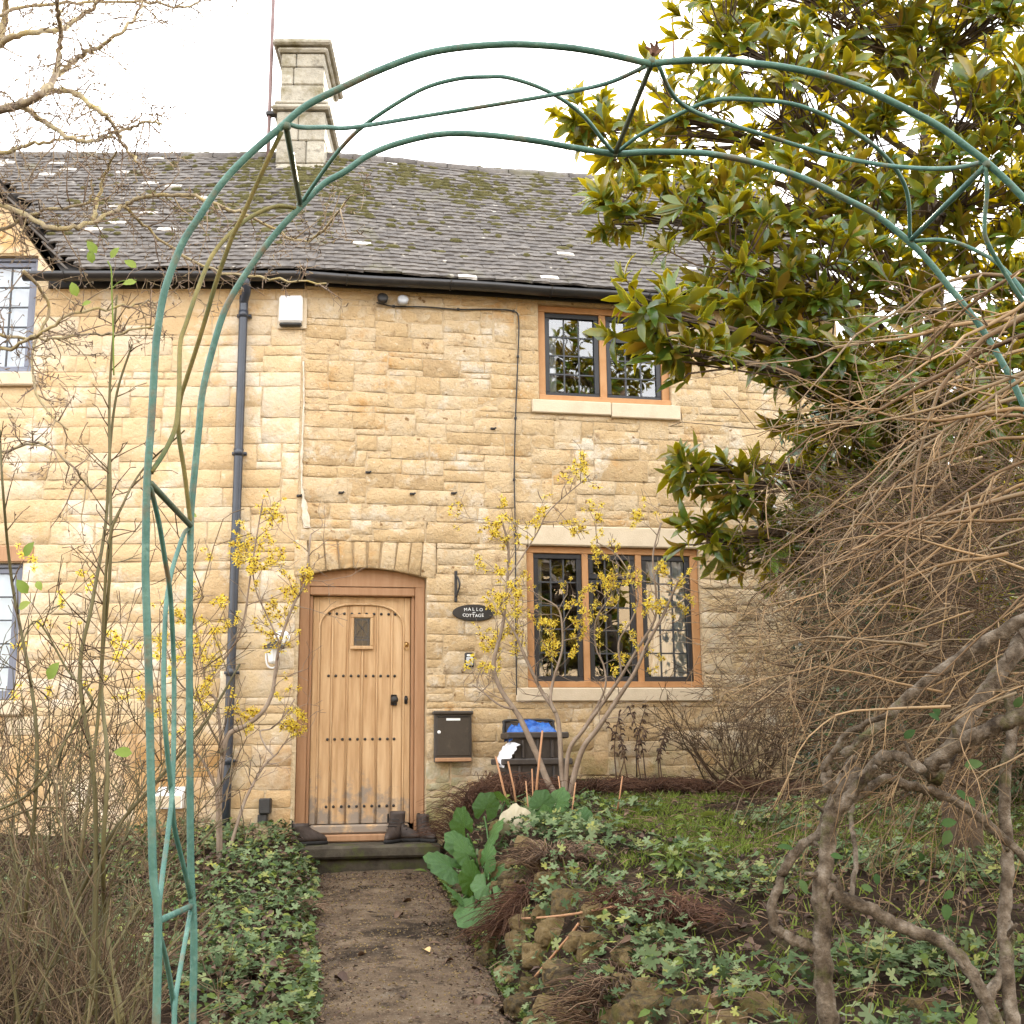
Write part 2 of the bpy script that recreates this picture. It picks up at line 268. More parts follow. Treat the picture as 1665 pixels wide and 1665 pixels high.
# ------------------------------------------------------------------ mesh building
class MB:
    def __init__(s): s.v = []; s.f = []; s.m = []; s.n = 0
    def add(s, verts, faces, mi=0):
        verts = np.asarray(verts, float).reshape(-1, 3); k = s.n
        s.v.append(verts); s.n += len(verts)
        for f in faces: s.f.append(tuple(i+k for i in f)); s.m.append(mi)
        return s
    def box(s, lo, hi, M=None, mi=0, bev=0.0):
        x0, y0, z0 = lo; x1, y1, z1 = hi
        if bev <= 0:
            v = [(x0, y0, z0), (x1, y0, z0), (x1, y1, z0), (x0, y1, z0), (x0, y0, z1), (x1, y0, z1), (x1, y1, z1), (x0, y1, z1)]
            f = [(0, 3, 2, 1), (4, 5, 6, 7), (0, 1, 5, 4), (1, 2, 6, 5), (2, 3, 7, 6), (3, 0, 4, 7)]
        else:                              # chamfered box, 24 vertices
            b = min(bev, (x1-x0)/2.01, (y1-y0)/2.01, (z1-z0)/2.01); v = []; idx = {}
            for ix, X in ((0, x0), (1, x1)):
                for iy, Y in ((0, y0), (1, y1)):
                    for iz, Z in ((0, z0), (1, z1)):
                        sx, sy, sz = (1-2*ix)*b, (1-2*iy)*b, (1-2*iz)*b
                        for ax, p in ((0, (X, Y+sy, Z+sz)), (1, (X+sx, Y, Z+sz)), (2, (X+sx, Y+sy, Z))):
                            idx[(ix, iy, iz, ax)] = len(v); v.append(p)
            f = []
            for a in (0, 1):
                f.append([idx[(a, *q, 0)] for q in ((0, 0), (1, 0), (1, 1), (0, 1))][::(1 if a else -1)])
                f.append([idx[(q[0], a, q[1], 1)] for q in ((0, 0), (1, 0), (1, 1), (0, 1))][::(-1 if a else 1)])
                f.append([idx[(q[0], q[1], a, 2)] for q in ((0, 0), (1, 0), (1, 1), (0, 1))][::(1 if a else -1)])
            for a in (0, 1):
                for c in (0, 1):
                    f.append([idx[(a, c, 0, 0)], idx[(a, c, 1, 0)], idx[(a, c, 1, 1)], idx[(a, c, 0, 1)]][::(1 if a == c else -1)])
                    f.append([idx[(a, 0, c, 0)], idx[(a, 0, c, 2)], idx[(a, 1, c, 2)], idx[(a, 1, c, 0)]][::(1 if a == c else -1)])
                    f.append([idx[(0, a, c, 1)], idx[(1, a, c, 1)], idx[(1, a, c, 2)], idx[(0, a, c, 2)]][::(1 if a == c else -1)])
            for a in (0, 1):
                for c in (0, 1):
                    for d in (0, 1):
                        f.append([idx[(a, c, d, k)] for k in range(3)][::(1 if (a+c+d) % 2 else -1)])
        v = np.array(v, float)
        if M is not None: v = v @ np.array(M.to_3x3()).T + np.array(M.translation)
        return s.add(v, f, mi)
    def tube(s, pts, rad, n=6, mi=0, cap=True, ref=None):
        p = np.asarray(pts, float); k = len(p)
        r = np.full(k, rad) if np.isscalar(rad) else np.asarray(rad, float)
        t = np.gradient(p, axis=0); t /= np.linalg.norm(t, axis=1)[:, None] + 1e-12
        if ref is None:
            ref = np.zeros(3); ref[int(np.argmin(np.abs(t).max(axis=0)))] = 1
        a = np.cross(t, ref); a /= np.linalg.norm(a, axis=1)[:, None] + 1e-12
        b = np.cross(t, a)
        th = np.arange(n)*2*math.pi/n
        v = p[:, None, :] + r[:, None, None]*(np.cos(th)[None, :, None]*a[:, None, :] + np.sin(th)[None, :, None]*b[:, None, :])
        f = []
        for i in range(k-1):
            for j in range(n):
                j2 = (j+1) % n; f.append((i*n+j, i*n+j2, (i+1)*n+j2, (i+1)*n+j))
        if cap: f.append(tuple(range(n))[::-1]); f.append(tuple((k-1)*n+j for j in range(n)))
        return s.add(v.reshape(-1, 3), f, mi)
    def lathe(s, prof, n=16, M=None, mi=0):
        v = []; f = []
        for r, z in prof:
            for j in range(n): v.append((r*math.cos(2*math.pi*j/n), r*math.sin(2*math.pi*j/n), z))
        for i in range(len(prof)-1):
            for j in range(n):
                j2 = (j+1) % n; f.append((i*n+j, i*n+j2, (i+1)*n+j2, (i+1)*n+j))
        f.append(tuple(range(n))[::-1]); f.append(tuple((len(prof)-1)*n+j for j in range(n)))
        v = np.array(v)
        if M is not None: v = v @ np.array(M.to_3x3()).T + np.array(M.translation)
        return s.add(v, f, mi)
    def mesh(s, name, mats, smooth_=False):
        me = bpy.data.meshes.new(name)
        v = np.concatenate(s.v) if s.v else np.zeros((0, 3))
        lens = np.array([len(f) for f in s.f], np.int32)
        me.vertices.add(len(v)); me.vertices.foreach_set('co', v.astype(np.float32).ravel())
        li = np.fromiter((i for f in s.f for i in f), np.int32, int(lens.sum()))
        me.loops.add(len(li)); me.loops.foreach_set('vertex_index', li)
        me.polygons.add(len(lens)); st = np.concatenate([[0], np.cumsum(lens)[:-1]]).astype(np.int32)
        me.polygons.foreach_set('loop_start', st); me.polygons.foreach_set('loop_total', lens)
        me.polygons.foreach_set('material_index', np.array(s.m, np.int32))
        me.polygons.foreach_set('use_smooth', np.full(len(lens), bool(smooth_)))
        for m in ([mats] if isinstance(mats, str) else mats): me.materials.append(MATS[m])
        me.update(calc_edges=True); me.validate()
        return me

LOC = {}
def link(name, me, parent=None, M=None):
    o = bpy.data.objects.new(name, me); sc.collection.objects.link(o)
    if M is not None: o.matrix_basis = M
    if parent is not None:
        o.parent = parent
        o.matrix_parent_inverse = LOC[parent.name].inverted() if parent.name in LOC else Matrix.Identity(4)
    LOC[o.name] = (M.copy() if M is not None else Matrix.Identity(4))
    return o
def tag(o, label, cat, group=None):
    o['label'] = label; o['category'] = cat
    if group: o['group'] = group
    return o
def thing(name, label, cat, loc=(0, 0, 0), group=None):
    return tag(link(name, None, None, Matrix.Translation(Vector(loc))), label, cat, group)
def part(name, mb, mats, parent, smooth_=False, kind=None, label=None):
    o = link(name, mb.mesh(name, mats, smooth_), parent)
    if kind: o['kind'] = kind
    if label: o['label'] = label
    return o
def bpart(name, W, u0, u1, z0, z1, o0, o1, mt, parent, bev=0.004, smooth_=False):   # box on a wall frame; o = metres proud
    M = W.mat(0, 0, 0)
    return part(name, MB().box((u0, -o1, z0), (u1, -o0, z1), M, 0, bev), mt, parent, smooth_)
def instanced(name, verts, faces, mats_idx, mats, mats4, smooth_=True):
    """one mesh out of a template placed by an (M,4,4) array"""
    A = np.asarray(mats4); V = np.asarray(verts, float)
    P = np.einsum('mij,nj->mni', A[:, :3, :3], V) + A[:, None, :3, 3]
    nv = len(V); m = len(A)
    fl = np.array([len(f) for f in faces]); li = np.concatenate([np.array(f) for f in faces])
    LI = (li[None, :] + (np.arange(m)*nv)[:, None]).ravel().astype(np.int32)
    LT = np.tile(fl, m).astype(np.int32); ST = np.concatenate([[0], np.cumsum(LT)[:-1]]).astype(np.int32)
    me = bpy.data.meshes.new(name)
    me.vertices.add(nv*m); me.vertices.foreach_set('co', P.astype(np.float32).ravel())
    me.loops.add(len(LI)); me.loops.foreach_set('vertex_index', LI)
    me.polygons.add(len(LT)); me.polygons.foreach_set('loop_start', ST); me.polygons.foreach_set('loop_total', LT)
    me.polygons.foreach_set('material_index', np.tile(np.array(mats_idx, np.int32), m))
    me.polygons.foreach_set('use_smooth', np.full(len(LT), smooth_))
    for q in mats: me.materials.append(MATS[q])
    me.update(calc_edges=True)
    return me
def frame(x, y, z, p, s=1.0):
    A = np.eye(4); A[:3, 0] = np.asarray(x)*s; A[:3, 1] = np.asarray(y)*s; A[:3, 2] = np.asarray(z)*s; A[:3, 3] = p; return A
def unit(v): v = np.asarray(v, float); return v/(np.linalg.norm(v)+1e-12)
def aim(d, up=(0, 0, 1), roll=0.0):        # y along d, z near up
    d = unit(d); x = np.cross(d, up)
    if np.linalg.norm(x) < 1e-3: x = np.array([1.0, 0, 0])
    x = unit(x); z = np.cross(x, d)
    c, s_ = math.cos(roll), math.sin(roll)
    return x*c+z*s_, d, z*c-x*s_
def resample(pts, n):
    p = np.asarray(pts, float); k = len(p)       # Catmull-Rom through the traced points
    q = np.vstack([2*p[0]-p[1], p, 2*p[-1]-p[-2]]); outp = []
    for i in range(k-1):
        for j in range(n):
            t = j/n; a, b, c, d = q[i], q[i+1], q[i+2], q[i+3]
            outp.append(0.5*((2*b)+(c-a)*t+(2*a-5*b+4*c-d)*t*t+(3*b-a-3*c+d)*t**3))
    outp.append(p[-1]); return np.array(outp)

# ------------------------------------------------------------------ ground, path
def axis(lo, hi, step, far):
    a = list(np.arange(lo, hi+1e-6, step)); g = step; x = hi; up = []
    while x < far: g *= 1.35; x += g; up.append(x)
    g = step; x = lo; dn = []
    while x > -far: g *= 1.35; x -= g; dn.append(x)
    return np.array(dn[::-1]+a+up)
gx, gy = axis(-4.5, 5.5, 0.07, 600), axis(1.0, 10.6, 0.07, 600)
gv = [(x, y, ground_z(x, y) - 0.006) for y in gy for x in gx]; nx = len(gx)
gf = [(j*nx+i, j*nx+i+1, (j+1)*nx+i+1, (j+1)*nx+i) for j in range(len(gy)-1) for i in range(nx-1)]
o = part('ground', MB().add(gv, gf), 'soil', None, True, 'structure')
def path_top(x, y):
    t = min(1, max(0, (x-path_x(y)+.475)/.95))
    return path_z(y) + 0.012*mnoise.noise((x*2.2, y*2.2, 4)) + 0.006*mnoise.noise((x*9, y*9, 4)) + 0.012*math.sin(math.pi*t) + 0.012
pb = MB(); ys = np.arange(-13, 10.15, 0.06); K = 15; pv = []
for y in ys:
    wl = 0.475 + 0.03*mnoise.noise((0.0, y*1.7, 0)); wr = 0.475 + 0.04*mnoise.noise((3.0, y*1.7, 0))
    for k in range(K):
        t = k/(K-1); d = -wl + (wl+wr)*t; x = path_x(y)+d
        z = path_top(x, y)
        if k in (0, K-1): z -= 0.035
        pv.append((x, y, z))
pf = [(j*K+i, j*K+i+1, (j+1)*K+i+1, (j+1)*K+i) for j in range(len(ys)-1) for i in range(K-1)]
part('garden_path', pb.add(pv, pf), 'concrete', None, True, 'structure')

# ------------------------------------------------------------------ the two cottages
left_c = thing('stone_cottage', 'honey stone cottage with chimney, downpipe and white-paned windows, adjoining the oak-door cottage', 'cottage', WL.P(-2.5, 0.1), 'adjoining stone cottages')
right_c = thing('stone_cottage', 'honey stone cottage with studded oak door and oak-framed leaded windows', 'cottage', WR.P(2.4, 0.1), 'adjoining stone cottages')
ZE, PIT = 4.98, R_(47)
WTOP = 4.93
DOOR = (0.02, 1.072, 0.10, 2.40)
UWIN = (2.07, 3.295, 3.957, 4.86); LWIN = (1.935, 3.495, 1.43, 2.65)
VOUS = (-0.04, 1.16, 2.38, 2.65)

def wall_slab(W, u0, u1, z0, z1, holes, name, parent, o_front=-0.003, o_back=-0.42):
    us = sorted({u0, u1, *[h[0] for h in holes], *[h[1] for h in holes]}); us = [u for u in us if u0 <= u <= u1]
    zs = sorted({z0, z1, *[h[2] for h in holes], *[h[3] for h in holes]}); zs = [z for z in zs if z0 <= z <= z1]
    def solid(i, j):
        if i < 0 or j < 0 or i >= len(us)-1 or j >= len(zs)-1: return False
        a, b = (us[i]+us[i+1])/2, (zs[j]+zs[j+1])/2
        return not any(h[0] < a < h[1] and h[2] < b < h[3] for h in holes)
    mb = MB()
    for i in range(len(us)-1):
        for j in range(len(zs)-1):
            if not solid(i, j): continue
            a, b, c, d = us[i], us[i+1], zs[j], zs[j+1]
            P = lambda u, z, o: W.P(u, z, o)
            mb.add([P(a, c, o_front), P(b, c, o_front), P(b, d, o_front), P(a, d, o_front)], [(0, 1, 2, 3)])
            mb.add([P(a, c, o_back), P(b, c, o_back), P(b, d, o_back), P(a, d, o_back)], [(3, 2, 1, 0)])
            for di, dj, q in ((-1, 0, [(a, c), (a, d)]), (1, 0, [(b, d), (b, c)]), (0, -1, [(b, c), (a, c)]), (0, 1, [(a, d), (b, d)])):
                if not solid(i+di, j+dj):
                    (p, r), (s_, t) = q
                    mb.add([P(p, r, o_front), P(p, r, o_back), P(s_, t, o_back), P(s_, t, o_front)], [(3, 2, 1, 0)])
    return part(name, mb, 'mortar', parent)

def stone_mesh(W, poly, rough, rnd, proud, nu=7, nz=5):
    """poly: (u00,z00),(u10,z10),(u11,z11),(u01,z01); a rough-faced block"""
    (a, b, c, d) = [np.array(p) for p in poly]; mb = MB(); V = []; seed = rnd.random()*100
    wdt = np.linalg.norm(b-a); hgt = np.linalg.norm(d-a)
    e = min(0.008, wdt*0.12, hgt*0.15)
    for j in range(nz):
        tz = (0, e/hgt, .5+rnd.uniform(-.15, .15), 1-e/hgt, 1)[j]
        for i in range(nu):
            tu = (0, e/wdt, .28+rnd.uniform(-.06, .06), .5+rnd.uniform(-.06, .06), .72+rnd.uniform(-.06, .06), 1-e/wdt, 1)[i]
            p = (a*(1-tu)+b*tu)*(1-tz)+(d*(1-tu)+c*tu)*tz
            edge = i in (0, nu-1) or j in (0, nz-1)
            h = proud + rough*.6*mnoise.noise((p[0]*9, p[1]*11, seed)) + rough*.9*mnoise.noise((p[0]*27, p[1]*27, seed))
            if edge:
                h = h*.7-.0018 if rnd.random() < .68 else -.006
                p = p + np.array([rnd.uniform(-.5, .5)*min(1, i*(nu-1-i)*.35+.6), rnd.uniform(-.5, .5)])*e*0.8
                if i in (0, nu-1) and j in (0, nz-1): p = p + ((a+b+c+d)/4-p)*min(.06, .012/np.linalg.norm((a+b+c+d)/4-p))
            else: p = p + np.array([rnd.uniform(-.35, .35), rnd.uniform(-.35, .35)])*e
            V.append(W.P(p[0], p[1], h))
    back = len(V)
    F = [(j*nu+i, j*nu+i+1, (j+1)*nu+i+1, (j+1)*nu+i) for j in range(nz-1) for i in range(nu-1)]
    for q in (a, b, c, d): V.append(W.P(q[0], q[1], -0.05))
    k = back
    F += [tuple([k, k+1] + [i for i in range(nu-1, -1, -1)]), tuple([k+1, k+2] + [j*nu+nu-1 for j in range(nz-1, -1, -1)]),
          tuple([k+2, k+3] + [(nz-1)*nu+i for i in range(nu)]), tuple([k+3, k] + [j*nu for j in range(nz)])]
    return mb.add(V, F)

def lay_rubble(W, u0, u1, zbreaks, rh, hs, lens, holes, parent, mt, rough, seed, jit, joint):
    """random coursed rubble: stones one to three thin rows high packed left to right"""
    rnd = random.Random(seed); zs = []
    for a, b in zip(zbreaks[:-1], zbreaks[1:]):
        k = max(1, round((b-a)/rh)); cuts = [rnd.uniform(0.75, 1.25) for _ in range(k)]; t = sum(cuts); z = a
        for c in cuts: zs.append(z); z += c/t*(b-a)
    zs.append(zbreaks[-1]); nr = len(zs)-1; cw = 0.03; nc = int((u1-u0)/cw)
    fixed = set(round(z, 4) for z in zbreaks); brk = [round(z, 4) for z in zbreaks]
    def zj(z, u): return z if round(z, 4) in fixed else z + jit*mnoise.noise((u*1.1, z*3.7, seed*1.0)) + jit*.5*mnoise.noise((u*4.1, z*3.7, seed*1.0))
    occ = np.zeros((nr, nc), bool)
    for r in range(nr):
        zc = (zs[r]+zs[r+1])/2
        for h in holes:
            if h[2]-1e-3 < zc < h[3]+1e-3:
                for c in range(nc):
                    if h[0] < u0+(c+.5)*cw < h[1]: occ[r, c] = True
    def snap(u, z):
        for h in holes:
            if h[2]-1e-3 < z < h[3]+1e-3:
                for e in (h[0], h[1]):
                    if abs(u-e) < 0.02: return e
        return min(max(u, u0), u1) if abs(u-u1) > .03 else u1
    made = []
    for r in range(nr):
        c = 0
        while c < nc:
            if occ[r, c]: c += 1; continue
            e = c
            while e < nc and not occ[r, e]: e += 1
            h = min(rnd.choice(hs), nr-r); want = int(rnd.uniform(*lens)*(0.7+0.3*h)/cw)
            run = e-c
            if run-want < lens[0]*.55/cw: want = run if run < lens[1]*1.3/cw else run//2
            want = max(1, min(want, run))
            while h > 1:                    # all rows free, and no straight joint through a fixed bed
                if occ[r:r+h, c:c+want].any() or any(round(zs[q], 4) in fixed for q in range(r+1, r+h)) and rnd.random() < 2: h -= 1
                else: break
            occ[r:r+h, c:c+want] = True
            zc = (zs[r]+zs[r+h])/2
            p = snap(u0+c*cw, zc); q = snap(u0+(c+want)*cw, zc); g = joint*rnd.uniform(.5, 1.4)/2
            jp = lambda u: (0 if u in (u0, u1) or any(u in (x[0], x[1]) for x in holes) else rnd.uniform(-.010, .010))
            z0, z1 = zs[r], zs[r+h]
            poly = [(p+g+jp(p), zj(z0, p)+g), (q-g+jp(q), zj(z0, q)+g), (q-g+jp(q), zj(z1, q)-g), (p+g+jp(p), zj(z1, p)-g)]
            made.append((abs(zc-2.4)+abs((p+q)/2-1.5), stone_mesh(W, poly, rough, rnd, rnd.uniform(-.001, .003))))
            c += want
    made.sort(key=lambda t: t[0])
    for i, (_, mb) in enumerate(made):
        if i < 285: part('stone', mb, mt, parent, True)
    if len(made) > 285:
        allm = MB()
        for _, mb in made[285:]: allm.add(np.concatenate(mb.v), mb.f)
        part('stone', allm, mt, parent, True, 'stuff')
    return len(made)

# left cottage walls
LWU = (-3.95, -2.31, 4.11, 5.17)           # upper window under its small gable
LWD = (-3.95, -2.26, 1.35, 2.47)
lw_h = [LWU, LWD]
lwall = wall_slab(WL, -6.5, 0.0, -0.4, WTOP, lw_h, 'wall', left_c)
lw_st = lw_h + [(-4.05, -2.24, 3.98, 4.11), (-4.05, -2.18, 2.47, 2.62), (-4.05, -2.18, 1.22, 1.35)]
nsl = lay_rubble(WL, -3.4, -0.012, [-0.15, 1.22, 1.35, 2.47, 2.62, 3.98, 4.11, WTOP], 0.082, (1, 2, 2, 2, 2, 3), (0.20, 0.50), lw_st, lwall, 'ashlar', 0.005, 3, 0.010, 0.004)
bpart('window_sill', WL, -4.05, -2.24, 3.985, 4.105, -0.10, 0.05, 'cut_stone', left_c, 0.012)
bpart('lintel', WL, -4.05, -2.18, 2.475, 2.615, -0.10, 0.012, 'oak_frame', left_c, 0.01)
bpart('window_sill', WL, -4.05, -2.18, 1.225, 1.345, -0.10, 0.05, 'cut_stone', left_c, 0.012)
# right cottage walls
RU1 = 4.95
rw_h = [DOOR, VOUS, UWIN, LWIN]
rwall = wall_slab(WR, 0.0, RU1, -0.4, WTOP, rw_h, 'wall', right_c)
USILL = (2.0, 3.365, 3.83, 3.957); LSILL = (1.83, 3.56, 1.31, 1.43); LLINT = (1.86, 3.56, 2.65, 2.83)
nst = lay_rubble(WR, 0.012, RU1, [-0.15, 1.31, 1.43, 2.38, 2.65, 2.83, 3.83, 3.957, 4.86, WTOP], 0.066, (1, 1, 2, 2, 2, 2, 3), (0.15, 0.37),
            rw_h + [USILL, LSILL, LLINT], rwall, 'stone', 0.009, 11, 0.016, 0.005)
print('stones', nsl, nst)
o = bpart('window_sill', WR, USILL[0], 2.72, USILL[2]+.004, USILL[3]-.003, -0.10, 0.035, 'cut_stone', right_c, 0.008)
o = bpart('window_sill', WR, 2.724, USILL[1], USILL[2]-.012, USILL[3]-.006, -0.10, 0.040, 'cut_stone', right_c, 0.008)
bpart('window_sill', WR, LSILL[0], LSILL[1], LSILL[2]+.004, LSILL[3]-.003, -0.10, 0.030, 'cut_stone', right_c, 0.008)
bpart('lintel', WR, LLINT[0], LLINT[1], LLINT[2]+.003, LLINT[3]-.004, -0.10, 0.006, 'cut_stone', right_c, 0.008)
# voussoirs over the door
rnd = random.Random(5); du0, du1 = 0.01, 1.085; rise = 0.085
def arc_z(u): t = (u-(du0+du1)/2)/((du1-du0)/2); return 2.335 + rise*(1-t*t)
cuts = [VOUS[0]+.004, 0.10, 0.235, 0.345, 0.46, 0.57, 0.675, 0.80, 0.915, 1.02, VOUS[1]-.004]
for p, q in zip(cuts[:-1], cuts[1:]):
    c = (p+q)/2-0.55; sk = c*0.16
    a0 = arc_z(min(max(p, du0), du1)); a1 = arc_z(min(max(q, du0), du1))
    poly = [(p+.005, a0+.004), (q-.005, a1+.004), (min(q-.005+sk*(1-abs(c)/.7), VOUS[1]-.004), 2.644), (max(p+.005+sk*(1-abs(c)/.7), VOUS[0]+.004), 2.644)]
    mb = stone_mesh(WR, poly, 0.01, rnd, 0.004)
    part('stone', mb, 'stone', rwall, True)
mb = MB()                                   # solid core behind the voussoirs, cut to the arch
N = 14; top = []; bot = []
for i in range(N+1):
    u = VOUS[0] + (VOUS[1]-VOUS[0])*i/N; bot.append((u, arc_z(min(max(u, du0), du1))+.006)); top.append((u, 2.65))
V = [WR.P(u, z, -.016) for u, z in bot+top] + [WR.P(u, z, -.40) for u, z in bot+top]; k = N+1; q = 2*k
F = []
for i in range(N):
    F += [(i, i+1, k+i+1, k+i), (q+i+1, q+i, q+k+i, q+k+i+1), (i+1, i, q+i, q+i+1)]
part('arch_core', mb.add(V, F), 'mortar', rwall)
# the rough pale mortar line where the two fronts meet
for (z0, z1, sd_) in ((2.75, 4.2, 1),):
    V = []; F = []; n = 40
    for i in range(n+1):
        z = z0+(z1-z0)*i/n; c = 0.012+0.012*mnoise.noise((0, z*2.5, 2))+.010*mnoise.noise((0, z*14, 2)) + (0.05*(1-smooth(2.75, 3.15, z)))
        wd = 0.006+0.018*abs(mnoise.noise((0, z*9, 9))) + 0.02*(1-smooth(2.75, 3.1, z))
        for s_ in (-1, -.3, .3, 1):
            u = c+s_*wd; h = 0.006 if abs(s_) == 1 else 0.017
            V.append(WR.P(u, z, h) if u > 0 else WL.P(u, z, h))
    for i in range(n):
        for j in range(3): F.append((i*4+j, i*4+j+1, i*4+j+5, i*4+j+4))
    part('mortar_strip', MB().add(V, F), 'white_mortar', right_c, True)

# closed shells behind the fronts
def shell(W, u0, u1, parent, mt='render_wall', gable_left=True, gable_right=True):
    HB = -3.65; zr = ZE + 1.9*math.tan(PIT) - 0.05; P = W.P; mb = MB()
    mb.add([P(u0, -.4, HB), P(u1, -.4, HB), P(u1, WTOP, HB), P(u0, WTOP, HB)], [(0, 1, 2, 3)])
    for g, u in ((gable_left, u0), (gable_right, u1)):
        if g: mb.add([P(u, -.4, -.02), P(u, -.4, HB), P(u, WTOP, HB), P(u, zr, -1.75), P(u, WTOP, -.02)], [(0, 1, 2, 3, 4)])
    mb.add([P(u0, 0.05, -.42), P(u1, 0.05, -.42), P(u1, 0.05, HB), P(u0, 0.05, HB)], [(0, 1, 2, 3)])
    mb.add([P(u0, 2.9, -.42), P(u1, 2.9, -.42), P(u1, 2.9, HB), P(u0, 2.9, HB)], [(0, 1, 2, 3)])
    part('rear_wall', mb, mt, parent)
shell(WL, -6.5, 0.0, left_c, gable_right=False); shell(WR, 0.0, RU1, right_c, gable_left=True)

# ------------------------------------------------------------------ roofs
SL = 1.9/math.cos(PIT)
cp, sp = math.cos(PIT), math.sin(PIT)
def sag(W, u, s):                           # the old roof is not quite flat
    return 0.02*mnoise.noise((u*0.8, s*1.0, 3 if W is WL else 5)) + 0.006*mnoise.noise((u*3.1, s*3, 8))
def RP(W, u, s, h=0.0):
    off = 0.15 - s*cp; z = ZE + s*sp; h2 = h + sag(W, u, s)
    p = BEND + W.d*u + W.n*(off + h2*sp); return np.array([p[0], p[1], z + h2*cp])
HALF = math.tan(R_(4.75))
def seam(s): return (s*cp)*HALF
DORM_U, DORM_W, DORM_T = -3.10, 1.05, 1.30
def verge_u(z): return DORM_U + max(0.0, DORM_W - (z-ZE)/DORM_T)
def roof(W, parent, u0, u1, left):
    rf = link('roof', None, parent, None)
    mb = MB()
    if left:
        sa = (DORM_W*DORM_T)/sp
        for poly in ([(DORM_U+DORM_W, 0), (0, 0), (-seam(SL), SL), (DORM_U, SL), (DORM_U, sa)], [(u0, 0), (DORM_U-DORM_W, 0), (DORM_U, sa), (DORM_U, SL), (u0, SL)]):
            mb.add([RP(W, u, s, -.03) for u, s in poly], [tuple(range(len(poly)))])
    else:
        poly = [(0, 0), (u1, 0), (u1, SL), (seam(SL), SL)]
        mb.add([RP(W, u, s, -.03) for u, s in poly], [(0, 1, 2, 3)])
    P = W.P; zr = ZE+1.9*math.tan(PIT)
    a, b = (u0, 0.0) if left else (0.0, u1)
    mb.add([P(a, zr, -1.75), P(b, zr, -1.75), P(b, WTOP, -3.8), P(a, WTOP, -3.8)], [(0, 1, 2, 3)])
    part('rafters', mb, 'roof_board', rf)
    # tile templates: local x along eaves, y up the slope, z out of the roof
    rnd = random.Random(21 if left else 22); tmpl = []
    for k in range(5):
        b = MB(); V = []; F = []; nx_, ny = 4, 2; wd, ln, th = 0.1635, 0.17, 0.019
        for lay in (0, 1):
            for j in range(ny):
                for i in range(nx_):
                    x = (i/(nx_-1)-.5)*wd*(1+rnd.uniform(-.02, .02)); y = (ln if j else rnd.uniform(-.008, .008))
                    z = (0.004*(1-(2*i/(nx_-1)-1)**2)) + (0 if j else rnd.uniform(-.002, .003)) + (th if lay else 0)
                    V.append((x, y, z))
        n2 = nx_*ny
        for i in range(nx_-1):
            F.append((n2+i, n2+i+1, n2+nx_+i+1, n2+nx_+i)); F.append((i+1, i, nx_+i, nx_+i+1))
            F.append((i, i+1, n2+i+1, n2+i))
        F.append((0, n2, n2+nx_, nx_)); F.append((nx_-1, nx_+nx_-1, n2+nx_+nx_-1, n2+nx_-1))
        b.add(V, F); tmpl.append((np.concatenate(b.v), F))
    meshes = []
    for pal in (False, True):
        for V, F in tmpl:
            meshes.append(MB().add(V, F).mesh('roof_tile', 'pale_tile' if pal else 'tile', False))
    rows = int(SL/0.078); placed = []
    for k in range(rows+1):
        s = k*0.078 - 0.055; z = ZE+s*sp
        u = u0 if left else 0.0
        u += (0.083 if k % 2 else 0) + rnd.uniform(-.01, .01)
        ulim0 = u0; ulim1 = u1
        if left: ulim1 = -seam(max(s, 0))+0.09
        else: ulim0 = seam(max(s, 0))-0.09
        while u < (u1 if not left else 0.1):
            wd = 0.165; uc = u+wd/2; u += wd
            if uc+wd*.3 > ulim1 or uc-wd*.3 < ulim0: continue
            if left and abs(uc-DORM_U) < max(0, DORM_W-(z-ZE)/DORM_T)+0.06 and z < ZE+DORM_W*DORM_T: continue
            p = RP(W, uc, s, 0.030+rnd.uniform(-.003, .004))
            yv = unit(RP(W, uc, s+.2, 0.004)-RP(W, uc, s, 0.026)); xv = unit(RP(W, uc+.1, s)-RP(W, uc-.1, s)); zv = np.cross(xv, yv)
            rr = rnd.uniform(-.006, .006); xv2 = xv*math.cos(rr)+yv*math.sin(rr); yv2 = np.cross(zv, xv2)
            pal = rnd.random() < 0.018
            placed.append((frame(xv2, yv2, zv, p), rnd.randrange(5), pal))
    vis = [q for q in placed if -120 < (832+F_PX*(q[0][0, 3])/q[0][1, 3]) < 1500]
    rest = [q for q in placed if not (-120 < (832+F_PX*(q[0][0, 3])/q[0][1, 3]) < 1500)]
    for A, k, pal in vis[:295]:
        link('roof_tile', meshes[k+(5 if pal else 0)], rf, Matrix(A.tolist()))
    rest += vis[295:]
    for pal in (False, True):
        for k in range(5):
            ms = [A for A, kk, pp in rest if kk == k and pp == pal]
            if not ms: continue
            V, F = tmpl[k]
            o = link('roof_tile', instanced('roof_tile', V, F, [0]*len(F), ['pale_tile' if pal else 'tile'], ms, False), rf); o['kind'] = 'stuff'
    # ridge tiles
    rm = MB(); Lr = 0.33
    for i in range(13): pass
    V = []; F = []
    for e, x in ((0, 0.0), (1, Lr-.012)):
        for lay, r in ((0, .115), (1, .098)):
            for j in range(9):
                a = math.pi*(j/8); V.append((x, r*math.cos(a), r*math.sin(a)*0.85))
    for j in range(8):
        F += [(j, j+1, 18+j+1, 18+j), (9+j+1, 9+j, 27+j, 27+j+1), (j+1, j, 9+j, 9+j+1), (18+j, 18+j+1, 27+j+1, 27+j)]
    rme = MB().add(V, F).mesh('ridge_tile', 'tile', True)
    u = u0 if left else seam(SL)
    while u < (-seam(SL)-.1 if left else u1-.1):
        p = RP(W, u, SL-.02, 0.0); A = frame(W.d, -W.n, (0, 0, 1), p + np.array([0, 0, -.055]))
        link('ridge_tile', rme, rf, Matrix(A.tolist())); u += Lr
